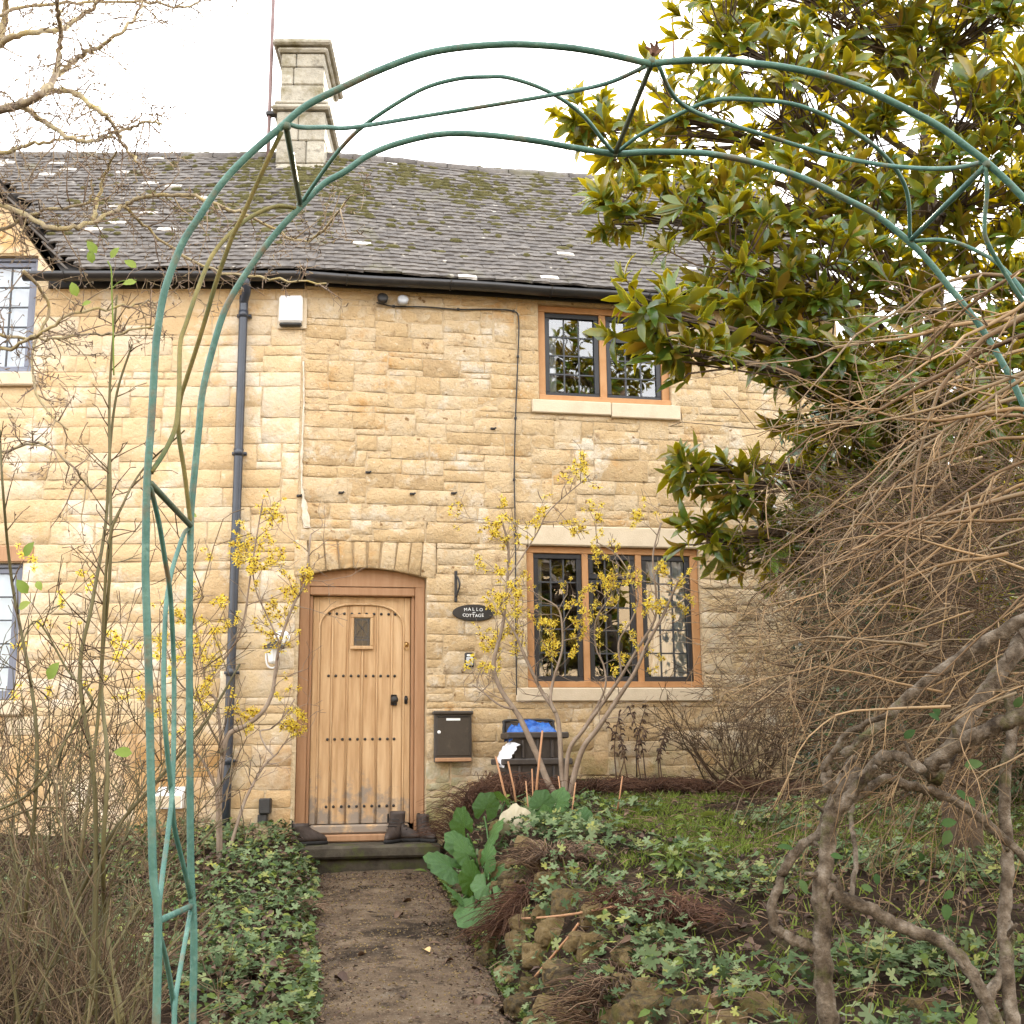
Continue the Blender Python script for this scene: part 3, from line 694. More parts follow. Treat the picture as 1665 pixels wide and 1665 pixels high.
    # moss cushions
    mv = []; rnd = random.Random(31 if left else 32)
    ico = [(0, 0, 1)] + [(math.cos(a)*.8, math.sin(a)*.8, .55) for a in np.arange(6)*math.pi/3] + [(math.cos(a), math.sin(a), 0) for a in np.arange(6)*math.pi/3+.5]
    fc = [(0, 1+i, 1+(i+1) % 6) for i in range(6)] + [t for i in range(6) for t in ((1+i, 7+i, 1+(i+1) % 6), (7+i, 7+(i+1) % 6, 1+(i+1) % 6))]
    n = 0
    while n < (1050 if left else 1150):
        u = rnd.uniform(-2.4, -.1) if left else rnd.uniform(.1, 3.6); s = rnd.uniform(.4, SL)
        c = (math.exp(-((u+.35)/.55)**2 - ((s-2.05)/.75)**2) if left else 0.9*math.exp(-((u-.1)/.4)**2 - ((s-2.0)/.7)**2) + .55*math.exp(-((u-1.5)/1.3)**2-((s-2.15)/.5)**2))
        c += 0.05
        if rnd.random() > c*(0.6+1.2*mnoise.noise((u*3, s*3, 1))): n += .05; continue
        n += 1; r = rnd.uniform(.012, .036)
        k = round((s+.055)/.078); s2 = k*.078-.055+rnd.uniform(-.012, .03)
        A = frame(W.d, unit(RP(W, u, s2+.1)-RP(W, u, s2)), unit(np.array([W.n[0]*sp, W.n[1]*sp, cp])), RP(W, u, s2, .046), r)
        A[:3, 0] *= rnd.uniform(.8, 2.2); A[:3, 2] *= rnd.uniform(.4, .8); mv.append(A)
    o = link('moss', instanced('moss', ico, fc, [0]*len(fc), ['moss'], mv, True), rf); o['kind'] = 'stuff'
    return rf
lroof = roof(WL, left_c, -6.5, 0.0, True)
rroof = roof(WR, right_c, 0.0, RU1+.1, False)

# small gable over the upper left window
g = MB(); zb = LWU[3]; P = WL.P
poly = [(DORM_U-DORM_W+.06, ZE-.06), (LWU[0], ZE-.06), (LWU[0], zb), (LWU[1], zb), (LWU[1], ZE-.06), (DORM_U+DORM_W-.06, ZE-.06), (DORM_U, ZE+DORM_W*DORM_T-.06)]
V = [P(u, z, 0.004) for u, z in poly] + [P(u, z, -.3) for u, z in poly]; n = len(poly)
F = [(1, 2, 6, 0), (2, 3, 6), (3, 4, 5, 6)] + [(i, (i+1) % n, n+(i+1) % n, n+i)[::-1] for i in range(n)]
gab = part('gable_wall', g.add(V, F), 'ashlar', left_c)
zc = zb+.012
for (a, b, c, d) in ((-3.0, -2.46, zc, zc+.14), (-3.6, -3.01, zc, zc+.14), (-2.95, -2.62, zc+.15, zc+.3), (-3.5, -2.96, zc+.15, zc+.3)):
    bpart('stone', WL, a, b, c, d, 0.0, .016, 'ashlar', gab, .006)
for sgn in (1, -1):                          # verge slabs and roof of the gable
    v = MB(); L_ = math.hypot(DORM_W, DORM_W*DORM_T)
    for k in range(9):
        t0, t1 = k/9, (k+1.25)/9
        q = []
        for t, hh in ((t0, .045), (t1, .012)):
            u = DORM_U+sgn*(DORM_W+.06)*(1-t); z = ZE+DORM_W*DORM_T*t - .05
            q.append((u+sgn*hh*.8, z+hh*.6)); q.append((u+sgn*(hh-.018)*.8, z+(hh-.018)*.6))
        (a, b, c, d) = q
        back = -.15-1.25*(t0)*1.0-.25
        V = [P(*a, .07), P(*b, .07), P(*d, .07), P(*c, .07), P(*a, back), P(*b, back), P(*d, back), P(*c, back)]
        v.add(V, [(0, 1, 2, 3), (7, 6, 5, 4), (0, 3, 7, 4), (1, 5, 6, 2), (0, 4, 5, 1), (3, 2, 6, 7)])
    part('gable_roof', v, 'tile', lroof)

# chimney
u_a, _ = WL.pick(447, 275, -1.42); u_b, _ = WL.pick(527, 275, -1.42); _, ct = WL.pick(490, 66, -1.42); _, cs = WL.pick(490, 172, -1.42); _, cb = WL.pick(490, 288, -1.42)
ch = link('chimney', None, left_c)
rnd = random.Random(4)
def cblock(a, b, z0, z1, o0, o1, bev=.012, name='stone'):
    return bpart(name, WL, a, b, z0, z1, o0, o1, 'chimney_stone', ch, bev, False)
z = cb-.35; k = 0
hs = [(cb-.35, cb-.02), (cb-.015, cb+.15), (cb+.155, cb+.40), (cb+.405, cs-.06), (cs+.06, cs+.25), (cs+.255, cs+.45), (cs+.455, ct-.13)]
for i, (z0, z1) in enumerate(hs):
    ins = 0.0 if i > 0 else -.03
    if i >= 4: ins = .025
    a, b = u_a+ins, u_b-ins
    sp_ = [a, a+(b-a)*rnd.choice([.35, .5, .62]), b] if i % 2 == 0 else [a, a+(b-a)*rnd.uniform(.25, .75), b]
    if i in (4,): sp_ = [a, b]
    for p, q in zip(sp_[:-1], sp_[1:]):
        for (o1, o0) in ((-1.42-ins, -1.90), (-1.905, -2.42+ins)):
            cblock(p+.003, q-.003, z0, z1, o0, o1)
cblock(u_a-.05, u_b+.05, cs-.055, cs+.0, -2.47, -1.37, .02, 'string_course'); cblock(u_a-.025, u_b+.025, cs+.003, cs+.055, -2.44, -1.395, .02, 'string_course')
cblock(u_a-.01, u_b+.01, ct-.125, ct-.07, -2.43, -1.41, .02, 'cap'); cblock(u_a-.055, u_b+.055, ct-.067, ct, -2.48, -1.365, .02, 'cap')

# gutters and downpipe
def gutter(W, u0, u1, parent, zo):
    V = []; F = []; us = np.linspace(u0, u1, 40); k = 9
    for u in us:
        zz = ZE-.035+zo(u)
        for lay, r in ((0, .062), (1, .056)):
            for j in range(k):
                a = math.pi*(1+j/(k-1)); V.append(W.P(u, zz+r*math.sin(a)*1.05, .175+r*math.cos(a)))
    m = 2*k
    for i in range(len(us)-1):
        for j in range(k-1):
            a = i*m+j; F.append((a+1, a, a+m, a+m+1)); F.append((a+k, a+k+1, a+k+m+1, a+k+m))
        F += [(i*m, i*m+k, (i+1)*m+k, (i+1)*m), (i*m+k-1, (i+1)*m+k-1, (i+1)*m+m-1, i*m+m-1)]
    for e in (0, (len(us)-1)*m):
        F += [tuple(e+j for j in range(k))]
    g_ = part('gutter', MB().add(V, F), 'gutter', parent, True)
    for u in np.arange(u0+.35, u1, .9):
        mb = MB(); zz = ZE-.035+zo(u)
        mb.tube([W.P(u, zz+.07*math.sin(a), .175+.068*math.cos(a)) for a in np.linspace(math.pi, 2*math.pi, 9)], .007, 5)
        part('gutter_bracket', mb, 'gutter', g_)
gutter(WL, -2.36, -.002, left_c, lambda u: -.012); gutter(WR, .002, RU1+.08, right_c, lambda u: -.012-.012*mnoise.noise((u, 0, 0)))
bpart('fascia', WL, -2.2, -.002, WTOP-.07, WTOP+.04, .004, .03, 'roof_board', left_c); bpart('fascia', WR, .002, RU1, WTOP-.045, WTOP+.04, .02, .045, 'roof_board', right_c)
pu = -.508
mb = MB(); path = resample([WL.P(pu+.035, ZE-.09, .175), WL.P(pu+.035, ZE-.14, .17), WL.P(pu+.03, ZE-.2, .13), WL.P(pu, ZE-.27, .08), WL.P(pu, ZE-.4, .075), WL.P(pu, 2.6, .075), WL.P(pu, .34, .075)], 6)
dp = part('downpipe', mb.tube(path, .037, 14), 'pipe', left_c, True)
for z in (4.6, 3.38, 2.62, 1.55, .85):
    m2 = MB().lathe([(.036, -.03), (.043, -.03), (.043, .03), (.036, .03)], 14, Matrix.Translation(Vector(WL.P(pu, z, .075))))
    m2.box((pu-.06, -.05, z-.012), (pu+.06, -.012, z+.012), WL.mat(0, 0, 0))
    part('pipe_clip', m2, 'pipe', dp, True)

# ------------------------------------------------------------------ windows
def window(W, rect, parent, lights, depth=-.045, fr=.07, oak='oak_window', cas='casement', cf=.045, lead='lead', frame_mat=True):
    """lights: list of (u0 frac, u1 frac, cols, rows, transom or None)"""
    u0, u1, z0, z1 = rect; wn = link('window', None, parent)
    o0, o1 = depth-.09, depth
    if frame_mat:
        bpart('frame_head', W, u0+.002, u1-.002, z1-fr*.85, z1-.002, o0, o1, oak, wn); bpart('frame_sill', W, u0+.002, u1-.002, z0+.002, z0+fr*.75, o0, o1+.04, oak, wn)
        bpart('jamb', W, u0+.002, u0+fr, z0+fr*.75, z1-fr*.85, o0, o1, oak, wn); bpart('jamb', W, u1-fr, u1-.002, z0+fr*.75, z1-fr*.85, o0, o1, oak, wn)
    else: fr = .004
    a0, a1 = u0+fr, u1-fr; b0, b1 = z0+fr*.75, z1-fr*.85
    prev = None
    for (f0, f1, cols, rows, tr) in lights:
        p, q = a0+(a1-a0)*f0, a0+(a1-a0)*f1
        if prev is not None: bpart('mullion', W, prev+.001, p-.001, b0, b1, o0, o1-.004, oak, wn)
        prev = q
        cells = [(b0, b1, rows)] if tr is None else [(b0, b0+(b1-b0)*(1-tr), rows-1), (b0+(b1-b0)*(1-tr)+.004, b1, 1)]
        for (c0, c1, rr) in cells:
            cm = MB(); M = W.mat(0, 0, 0); e = .002; y0, y1 = -(depth-.02), -(depth-.065)
            cm.box((p+e, y0, c0+e), (q-e, y1, c0+cf), M, 0, .003); cm.box((p+e, y0, c1-cf), (q-e, y1, c1-e), M, 0, .003)
            cm.box((p+e, y0, c0+cf), (p+cf, y1, c1-cf), M, 0, .003); cm.box((q-cf, y0, c0+cf), (q-e, y1, c1-cf), M, 0, .003)
            part('casement', cm, cas, wn)
            g0, g1, h0, h1 = p+cf, q-cf, c0+cf, c1-cf; go = depth-.045
            for i in range(1, cols):
                u = g0+(g1-g0)*i/cols; bpart('glazing_bar', W, u-.006, u+.006, h0, h1, go-.006, go+.009, lead, wn, 0)
            for j in range(1, rr):
                z = h0+(h1-h0)*j/rr; bpart('glazing_bar', W, g0, g1, z-.006, z+.006, go-.005, go+.008, lead, wn, 0)
            for i in range(cols):
                for j in range(rr):
                    ua, ub = g0+(g1-g0)*i/cols+.005, g0+(g1-g0)*(i+1)/cols-.005; za, zb_ = h0+(h1-h0)*j/rr+.005, h0+(h1-h0)*(j+1)/rr-.005
                    t1, t2 = random.uniform(-.0012, .0012), random.uniform(-.0012, .0012)
                    mb = MB().add([W.P(ua, za, go+t1), W.P(ub, za, go+t2), W.P(ub, zb_, go-t1), W.P(ua, zb_, go-t2)], [(0, 1, 2, 3)])
                    part('pane', mb, 'glass', wn)
    return wn
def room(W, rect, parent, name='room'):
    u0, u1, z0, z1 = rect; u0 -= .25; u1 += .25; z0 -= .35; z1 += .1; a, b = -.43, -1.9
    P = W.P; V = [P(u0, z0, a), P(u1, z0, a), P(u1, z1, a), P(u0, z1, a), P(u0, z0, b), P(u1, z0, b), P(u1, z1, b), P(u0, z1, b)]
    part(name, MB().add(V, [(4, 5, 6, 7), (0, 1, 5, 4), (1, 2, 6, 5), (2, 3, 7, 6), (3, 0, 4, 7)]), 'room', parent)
def curtain(W, u0, u1, z0, z1, o, label, tuck=0.0):
    V = []; F = []; n = 44; m = 9
    for j in range(m+1):
        t = j/m; z = z1+(z0-z1)*t
        for i in range(n+1):
            s_ = i/n; u = u0+(u1-u0)*(s_ + tuck*(1-s_)*math.sin(math.pi*min(1, t*1.1))*0.5)
            V.append(W.P(u, z, o+.022*math.sin(s_*58+.6*math.sin(t*3))+.01*math.sin(s_*23)))
    for j in range(m):
        for i in range(n): F.append((j*(n+1)+i, j*(n+1)+i+1, (j+1)*(n+1)+i+1, (j+1)*(n+1)+i))
    c = link('curtain', MB().add(V, F).mesh('curtain', 'net_curtain', True)); c.name = 'curtain'
    return tag(c, label, 'curtain')
window(WR, UWIN, right_c, [(0, .465, 3, 4, None), (.525, 1, 3, 4, .26)])
window(WR, LWIN, right_c, [(0, .305, 3, 5, None), (.345, .645, 3, 5, .2), (.685, 1, 3, 5, None)])
window(WL, LWU, left_c, [(0, .48, 4, 5, None), (.52, 1, 4, 5, None)], oak='pale_casement', cas='pale_casement', frame_mat=True, fr=.04)
window(WL, LWD, left_c, [(0, .48, 4, 5, None), (.52, 1, 4, 5, None)], oak='pale_casement', cas='pale_casement', frame_mat=True, fr=.04)
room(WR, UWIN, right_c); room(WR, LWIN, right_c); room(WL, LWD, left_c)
curtain(WR, 3.05, 3.44, 1.38, 2.60, -.135, 'white net curtain behind the right light of the ground floor oak window', .25)
curtain(WR, 2.00, 2.10, 1.38, 2.60, -.18, 'narrow white net curtain at the house sign end of the ground floor oak window')
curtain(WR, 2.16, 2.30, 3.9, 4.80, -.32, 'pale curtain inside the oak window under the eaves')
curtain(WL, -3.9, -2.34, 4.1, 5.15, -.15, 'white curtain filling the window below the small gable')
curtain(WL, -3.9, -2.30, 1.3, 2.45, -.15, 'white curtain filling the ground floor window behind the rose bush')

# ------------------------------------------------------------------ door
dr = link('door', None, right_c)
u0, u1, z0, z1 = DOOR; zb, zt = .33, 2.335
FO0, FO1 = -.20, -.085
jw = .085
bpart('jamb', WR, u0+.002, u0+jw, .26, 2.335, FO0, FO1, 'oak_frame', dr, .008); bpart('jamb', WR, u1-jw, u1-.002, .26, 2.335, FO0, FO1, 'oak_frame', dr, .008)
bpart('inner_jamb', WR, u0+jw+.001, u0+jw+.028, .33, 2.20, FO0, FO1-.03, 'oak_frame', dr, .006); bpart('inner_jamb', WR, u1-jw-.028, u1-jw-.001, .33, 2.20, FO0, FO1-.03, 'oak_frame', dr, .006)
bpart('frame_head', WR, u0+jw+.001, u1-jw-.001, 2.20, 2.275, FO0, FO1-.004, 'oak_frame', dr, .008)
V = []; N = 16
for i in range(N+1):
    u = u0+.006+(u1-u0-.012)*i/N
    for o in (FO1+.004, FO0): V += [WR.P(u, 2.277, o), WR.P(u, arc_z(min(max(u, du0), du1))+.004, o)]
F = []
for i in range(N):
    a = i*4; b = a+4; F += [(a, b, b+1, a+1), (b+2, a+2, a+3, b+3), (a+1, b+1, b+3, a+3), (b, a, a+2, b+2)]
part('arched_head_board', MB().add(V, F), 'oak_frame', dr)
d0, d1 = u0+jw+.030, u1-jw-.030; dz0, dz1 = .335, 2.195
DO = -.165
arc_c = (d0+d1)/2
pl0, pl1 = d0+.058, d1-.058; npk = 5
# boarded arch field: six planks with tops cut to a flattened arch, framed by stiles
def in_top(u):
    t = min(1, abs(u-arc_c)/((pl1-pl0)/2)); return 1.93 + .205*(1-t**3.0)**.5
edges = [pl0, pl0+.128, pl0+.245, pl0+.362, pl0+.478, pl0+.60, pl1]
edges = [pl0 + (pl1-pl0)*t for t in (0, .155, .335, .51, .685, .86, 1)]
M = WR.mat(0, 0, 0)
for a, b in zip(edges[:-1], edges[1:]):
    N = 8; V = []; F = []
    for i in range(N+1):
        u = a+.004+(b-a-.008)*i/N; bev = -.007 if i in (0, N) else 0
        V += [WR.P(u, dz0+.005, DO+bev), WR.P(u, in_top(u), DO+bev), WR.P(u, dz0+.005, DO-.03), WR.P(u, in_top(u), DO-.03)]
    for i in range(N):
        q = i*4; r = q+4; F += [(q, r, r+1, q+1), (r+2, q+2, q+3, r+3), (q+1, r+1, r+3, q+3)]
    F += [(0, 1, 3, 2), (N*4+2, N*4+3, N*4+1, N*4)]
    part('plank', MB().add(V, F), 'oak', dr)
# surround: stiles plus spandrel above the arch (one sheet cut to the arch)
for a, b, nm in ((d0+.002, pl0-.001, 'stile'), (pl1+.001, d1-.002, 'stile')):
    bpart(nm, WR, a, b, dz0, dz1, DO-.035, DO+.012, 'oak', dr, .005)
V = []; F = []; N = 40
for i in range(N+1):
    u = pl0+(pl1-pl0)*i/N; V += [WR.P(u, in_top(u)+.002, DO+.010), WR.P(u, dz1, DO+.010), WR.P(u, in_top(u)+.002, DO-.03)]
for i in range(N): F += [(i*3, i*3+3, i*3+4, i*3+1), (i*3+2, i*3+5, i*3+3, i*3)]
part('top_panel', MB().add(V, F), 'oak', dr)
arcpts = [WR.P(pl0, .34, DO+.012)] + [WR.P(pl0, z, DO+.012) for z in np.linspace(.6, 1.9, 8)] + [WR.P(pl0+(pl1-pl0)*t, in_top(pl0+(pl1-pl0)*t), DO+.012) for t in (1-np.cos(np.linspace(0, math.pi, 49)))/2] + [WR.P(pl1, z, DO+.012) for z in np.linspace(1.9, .6, 8)] + [WR.P(pl1, .34, DO+.012)]
part('arch_moulding', MB().tube(arcpts, .009, 6, ref=WR.n), 'oak', dr, True)
for e in edges[1:-1]:
    part('bead', MB().tube([WR.P(e, dz0+.01, DO), WR.P(e, (dz0+in_top(e))/2, DO), WR.P(e, in_top(e)-.004, DO)], .0065, 6, ref=WR.n), 'oak', dr, True)
part('door_core', MB().box((d0, -(DO-.035), dz0), (d1, -(DO-.06), dz1), M), 'oak', dr)
stud = MB().lathe([(.0125, 0), (.0125, .004), (.008, .010), (.002, .0125)], 8, Matrix.Rotation(math.pi/2, 4, 'X')).mesh('stud', 'iron', True)
sus = []
for a, b in zip(edges[:-1], edges[1:]): sus += [a+(b-a)*.25, a+(b-a)*.75]
sus = sus[1:-1]
for zz in (.475, 1.015, 1.535, 2.06-.005):
    for u in sus: link('stud', stud, dr, WR.mat(u, zz, DO))
wu, wz0, wz1 = arc_c, 1.785, 2.02
wf = MB()
for (a, b, c, d) in ((wu-.095, wu+.095, wz0-.03, wz0), (wu-.095, wu+.095, wz1, wz1+.03), (wu-.095, wu-.068, wz0, wz1), (wu+.068, wu+.095, wz0, wz1)):
    wf.box((a, -(DO+.026), c), (b, -(DO-.01), d), M, 0, .005)
dw = part('peep_window', wf, 'oak', dr)
part('pane', MB().add([WR.P(wu-.068, wz0, DO+.008), WR.P(wu+.068, wz0, DO+.008), WR.P(wu+.068, wz1, DO+.008), WR.P(wu-.068, wz1, DO+.008)], [(0, 1, 2, 3)]), 'door_glass', dw)
part('backing', MB().box((wu-.07, -(DO+.003), wz0), (wu+.07, -(DO-.005), wz1), M), 'room', dw)
for a, b, c, d in ((-.069, .069, wz0+.045, wz0+.055), (-.069, .069, wz0+.07, wz0+.076), (-.069, .069, wz1-.02, wz1-.012), (-.055, -.049, wz0, wz1), (.049, .055, wz0, wz1)):
    part('lead_came', MB().box((wu+a, -(DO+.014), c), (wu+b, -(DO+.006), d), M), 'lead', dw)
for sg in (1, -1):
    part('lead_came', MB().tube([WR.P(wu-.045*sg, wz0+.09, DO+.011), WR.P(wu, wz0+.15, DO+.011), WR.P(wu+.045*sg, wz1-.03, DO+.011)], .003, 4), 'lead', dw)
hz = 1.335
hk = MB(); hk.box((pl1-.105, -(DO+.016), hz-.045), (pl1-.055, -(DO+.001), hz+.045), M, 0, .004)
hk.lathe([(.012, 0), (.012, .03), (.03, .045), (.032, .06), (.02, .075), (.004, .078)], 12, WR.mat(pl1-.08, hz, DO+.012) @ Matrix.Rotation(math.pi/2, 4, 'X'))
part('knob', hk, 'iron', dr, True)
hk = MB(); hk.box((pl1+.008, -(DO+.026), hz-.035), (pl1+.034, -(DO+.010), hz+.035), M, 0, .008); hk.lathe([(.006, 0), (.006, .02), (.014, .024), (.014, .034)], 8, WR.mat(pl1+.021, hz+.005, DO+.02) @ Matrix.Rotation(math.pi/2, 4, 'X'))
part('escutcheon', hk, 'iron', dr, True)
kn = MB(); kn.lathe([(.022, 0), (.022, .006), (.012, .012), (.011, .02)], 12, WR.mat(pl1+.022, 1.80, DO+.010) @ Matrix.Rotation(math.pi/2, 4, 'X'))
kn.tube([WR.P(pl1+.022+.02*math.sin(a), 1.775+.022*math.cos(a), DO+.026) for a in np.linspace(0, 2*math.pi, 15)], .004, 5, ref=WR.n)
part('knocker', kn, 'brass', dr, True)
bpart('weather_bar', WR, d0+.01, d1-.01, .262, .332, -.24, -.09, 'oak', dr, .012)
bpart('threshold', WR, u0+.01, u1-.01, .20, .258, -.30, -.06, 'oak_frame', dr, .01)
# steps
st = MB(); V = []
part('door_step', MB().box((-.10, -.36, .10), (1.16, .30, .196), WR.mat(0, 0, 0), 0, .018), 'step_stone', right_c)
part('door_step', MB().box((.02, -.30, -.10), (1.08, .10, .098), WR.mat(0, 0, 0), 0, .02), 'step_stone', right_c)

# ------------------------------------------------------------------ things on and by the wall
def wthing(name, label, cat, W, u, z, o=0.0, group=None): return thing(name, label, cat, W.P(u, z, o), group)
def text_mesh(txt, size, M, mt, name, parent, ext=0.0015):
    c = bpy.data.curves.new(name, 'FONT'); c.body = txt; c.size = size; c.align_x = 'CENTER'; c.align_y = 'CENTER'; c.extrude = ext; c.resolution_u = 3
    t = bpy.data.objects.new(name, c); sc.collection.objects.link(t)
    dg = bpy.context.evaluated_depsgraph_get(); me = bpy.data.meshes.new_from_object(t.evaluated_get(dg))
    bpy.data.objects.remove(t); bpy.data.curves.remove(c)
    me.materials.clear(); me.materials.append(MATS[mt]); me.name = name
    return link(name, me, parent, M @ Matrix.Rotation(math.pi/2, 4, 'X'))
# house sign
su, sz = WR.pick(771, 996, .03)
sg = wthing('house_sign', 'black oval house sign with white COTTAGE lettering beside the oak door', 'sign', WR, su, sz)
for nm, rx, rz, o0, o1, mt in (('plaque', .178, .066, .010, .024, 'sign_black'), ('rim', .182, .070, .006, .020, 'iron')):
    V = []; n = 40
    for o in (o1, o0): V += [WR.P(su+rx*math.cos(2*math.pi*i/n), sz+rz*math.sin(2*math.pi*i/n), o) for i in range(n)]
    part(nm, MB().add(V, [tuple(range(n))] + [(i, n+i, n+(i+1) % n, (i+1) % n) for i in range(n)]), mt, sg)
for txt, dz in (('MALLO', .028), ('COTTAGE', -.027)):
    n = len(txt); wd = .0265 if n == 7 else .033
    for i, chh in enumerate(txt):
        t = i-(n-1)/2; xx = t*wd; curve = -.9*xx*xx if dz > 0 else .75*xx*xx
        text_mesh(chh, .038, WR.mat(su+xx-.006, sz+dz+curve, .026) @ Matrix.Rotation((1.7 if dz > 0 else -1.5)*xx, 4, 'Y'), 'sign_white', 'letter', sg)
mb = MB()
for k in (-1, 0, 1): mb.tube([WR.P(su-.012, sz-.006, .025), WR.P(su+.008*k, sz+.002, .026), WR.P(su+.016*k, sz+.008*(1-abs(k))-.001, .025)], [.001, .0025, .0008], 5)
part('leaf_emblem', mb, 'sign_white', sg)
# letterbox
lu0, lz1 = WR.pick(705, 1156, .08); lu1, lz0 = WR.pick(769, 1239, .08)
lb = wthing('letterbox', 'dark brown metal letterbox on the wall right of the oak door', 'letterbox', WR, (lu0+lu1)/2, lz0)
bpart('body', WR, lu0+.008, lu1-.008, lz0, lz1-.012, .012, .075, 'letterbox', lb, .008)
bpart('lid', WR, lu0-.004, lu1+.004, lz1-.03, lz1, .010, .10, 'letterbox', lb, .008)
bpart('flap', WR, lu0+.026, lu1-.026, lz0+.05, lz1-.05, .075, .083, 'letterbox', lb, .004)
bpart('tray', WR, lu0+.012, lu1-.012, lz0+.004, lz0+.035, .076, .092, 'oak_frame', lb, .004)
bpart('name_strip', WR, lu0+.105, lu1-.105, lz1-.078, lz1-.060, .0835, .0855, 'sign_white', lb, 0)
bpart('slot_lip', WR, lu0+.03, lu1-.03, lz1-.048, lz1-.040, .076, .088, 'iron', lb, .002)
part('lock', MB().lathe([(.014, 0), (.014, .006), (.010, .009)], 12, WR.mat(lu0+.045, (lz0+lz1)/2+.035, .083) @ Matrix.Rotation(math.pi/2, 4, 'X')), 'white_paint', lb, True)
# key safe
ku, kz = WR.pick(763, 1073, .02)
ks = wthing('key_safe', 'small grey key safe with black edge on the wall below the house sign', 'key safe', WR, ku, kz)
bpart('case', WR, ku-.040, ku+.040, kz-.062, kz+.062, .010, .034, 'iron', ks, .010); bpart('cover', WR, ku-.028, ku+.030, kz-.048, kz+.022, .034, .046, 'grey_plastic', ks, .006)
bpart('dial', WR, ku-.022, ku+.022, kz+.028, kz+.044, .034, .042, 'white_paint', ks, .004)
# iron bracket
bu, bz = WR.pick(741, 953, .01)
bk = wthing('wall_bracket', 'black iron wall bracket above the house sign', 'bracket', WR, bu, bz)
bpart('back_bar', WR, bu-.012, bu+.012, bz-.135, bz+.13, .008, .020, 'iron', bk, .003)
part('hook', MB().tube(resample([WR.P(bu+.002, bz+.09, .02), WR.P(bu+.015, bz+.06, .05), WR.P(bu+.026, bz+.0, .06), WR.P(bu+.012, bz-.06, .035), WR.P(bu+.002, bz-.09, .02)], 4), .008, 6), 'iron', bk, True)
# alarm box
au0, az1 = WL.pick(452, 481, .06); au1, az0 = WL.pick(495, 531, .06); ac = (au0+au1)/2
ab = wthing('alarm_box', 'white alarm box high on the wall under the gutter', 'alarm box', WL, ac, az0)
bpart('backplate', WL, au0-.004, au1+.012, az0-.006, az1-.004, .010, .025, 'cut_stone', ab, .006)
bpart('cover', WL, au0+.014, au1-.020, az0+.035, az1, .025, .085, 'white_paint', ab, .016)
V = []
mb = MB().lathe([(.085, -.03), (.088, 0), (.080, .012)], 20)
part('lens', MB().box((au0+.018, -.078, az0+.004), (au1-.024, -.026, az0+.034), WL.mat(0, 0, 0), 0, .012), 'iron', ab)
# lantern
lu, lz = WL.pick(446, 1062, .1)
ln = wthing('wall_lantern', 'white wall lantern on a scrolled bracket beside the oak door frame', 'lantern', WL, lu, lz)
part('backplate', MB().lathe([(.062, 0), (.062, .012), (.03, .022)], 18, WL.mat(lu+.05, lz+.13, .008) @ Matrix.Rotation(math.pi/2, 4, 'X')), 'white_paint', ln, True)
part('arm', MB().tube(resample([WL.P(lu+.05, lz+.13, .02), WL.P(lu+.045, lz+.17, .07), WL.P(lu+.01, lz+.16, .12), WL.P(lu, lz+.10, .12)], 5), .009, 8), 'white_paint', ln, True)
part('scroll', MB().tube(resample([WL.P(lu-.055, lz+.045, .10), WL.P(lu-.065, lz-.03, .10), WL.P(lu-.05, lz-.10, .10), WL.P(lu-.01, lz-.12, .10), WL.P(lu+.02, lz-.10, .10)], 5), .008, 8), 'white_paint', ln, True)
lm = Matrix.Translation(Vector(WL.P(lu, lz, .12)))
part('roof', MB().lathe([(.014, .10), (.03, .09), (.085, .045), (.09, .035), (.06, .034)], 8, lm), 'iron', ln)
part('lamp_body', MB().lathe([(.03, -.085), (.042, -.07), (.058, .034), (.05, .036)], 8, lm), 'white_paint', ln)
# flue cover and small outlet box low on the wall
fu0, fz1 = WL.pick(254, 1280, .1); fu1, fz0 = WL.pick(297, 1314, .1)
fl = wthing('vent_cover', 'cream vent cover with sloping top low on the wall behind the arch leg', 'vent cover', WL, (fu0+fu1)/2, fz0)
mb = MB(); P = WL.P; zmid = fz0+(fz1-fz0)*.62
V = [P(fu0, fz0, .012), P(fu1, fz0, .012), P(fu1, fz1, .012), P(fu0, fz1, .012), P(fu0, fz0, .14), P(fu1, fz0, .14), P(fu1, zmid, .14), P(fu0, zmid, .14)]
part('hood', mb.add(V, [(4, 5, 6, 7), (7, 6, 2, 3), (0, 4, 7, 3), (5, 1, 2, 6), (0, 1, 5, 4)]), 'white_paint', fl)
bpart('front_plate', WL, fu0+.008, fu1-.008, fz0+.006, zmid-.006, .141, .146, 'cut_stone', fl, .003)
ou, oz = WL.pick(431, 1317, .06)
ob = wthing('outlet_box', 'small black outlet box at the foot of the wall left of the door', 'outlet box', WL, ou, oz)
bpart('box', WL, ou-.045, ou+.045, oz-.03, oz+.09, .01, .10, 'iron', ob, .008); bpart('spout', WL, ou-.055, ou+.02, oz-.10, oz-.032, .01, .085, 'iron', ob, .008)
# cable with clips
cpx = [(612, 492), (640, 498), (690, 499), (745, 503), (800, 503), (835, 506), (843, 520), (842, 580), (838, 680), (836, 780), (838, 870), (838, 960), (839, 1060), (840, 1130)]
cw_ = []
for x, y in cpx:
    u, z = WR.pick(x, y, .018); cw_.append(WR.P(u, z, .02))
cb_ = wthing('wall_cable', 'thin black cable clipped across and down the stone front', 'cable', WR, 2, 2)
part('cable', MB().tube(resample(cw_, 4), .0065, 5), 'iron', cb_, True)
for i in (1, 3, 5, 7, 8, 9, 10, 11, 12):
    part('clip', MB().box((-.012, -.012, -.010), (.012, .012, .010), Matrix.Translation(Vector(cw_[i])), 0, .003), 'iron', cb_)
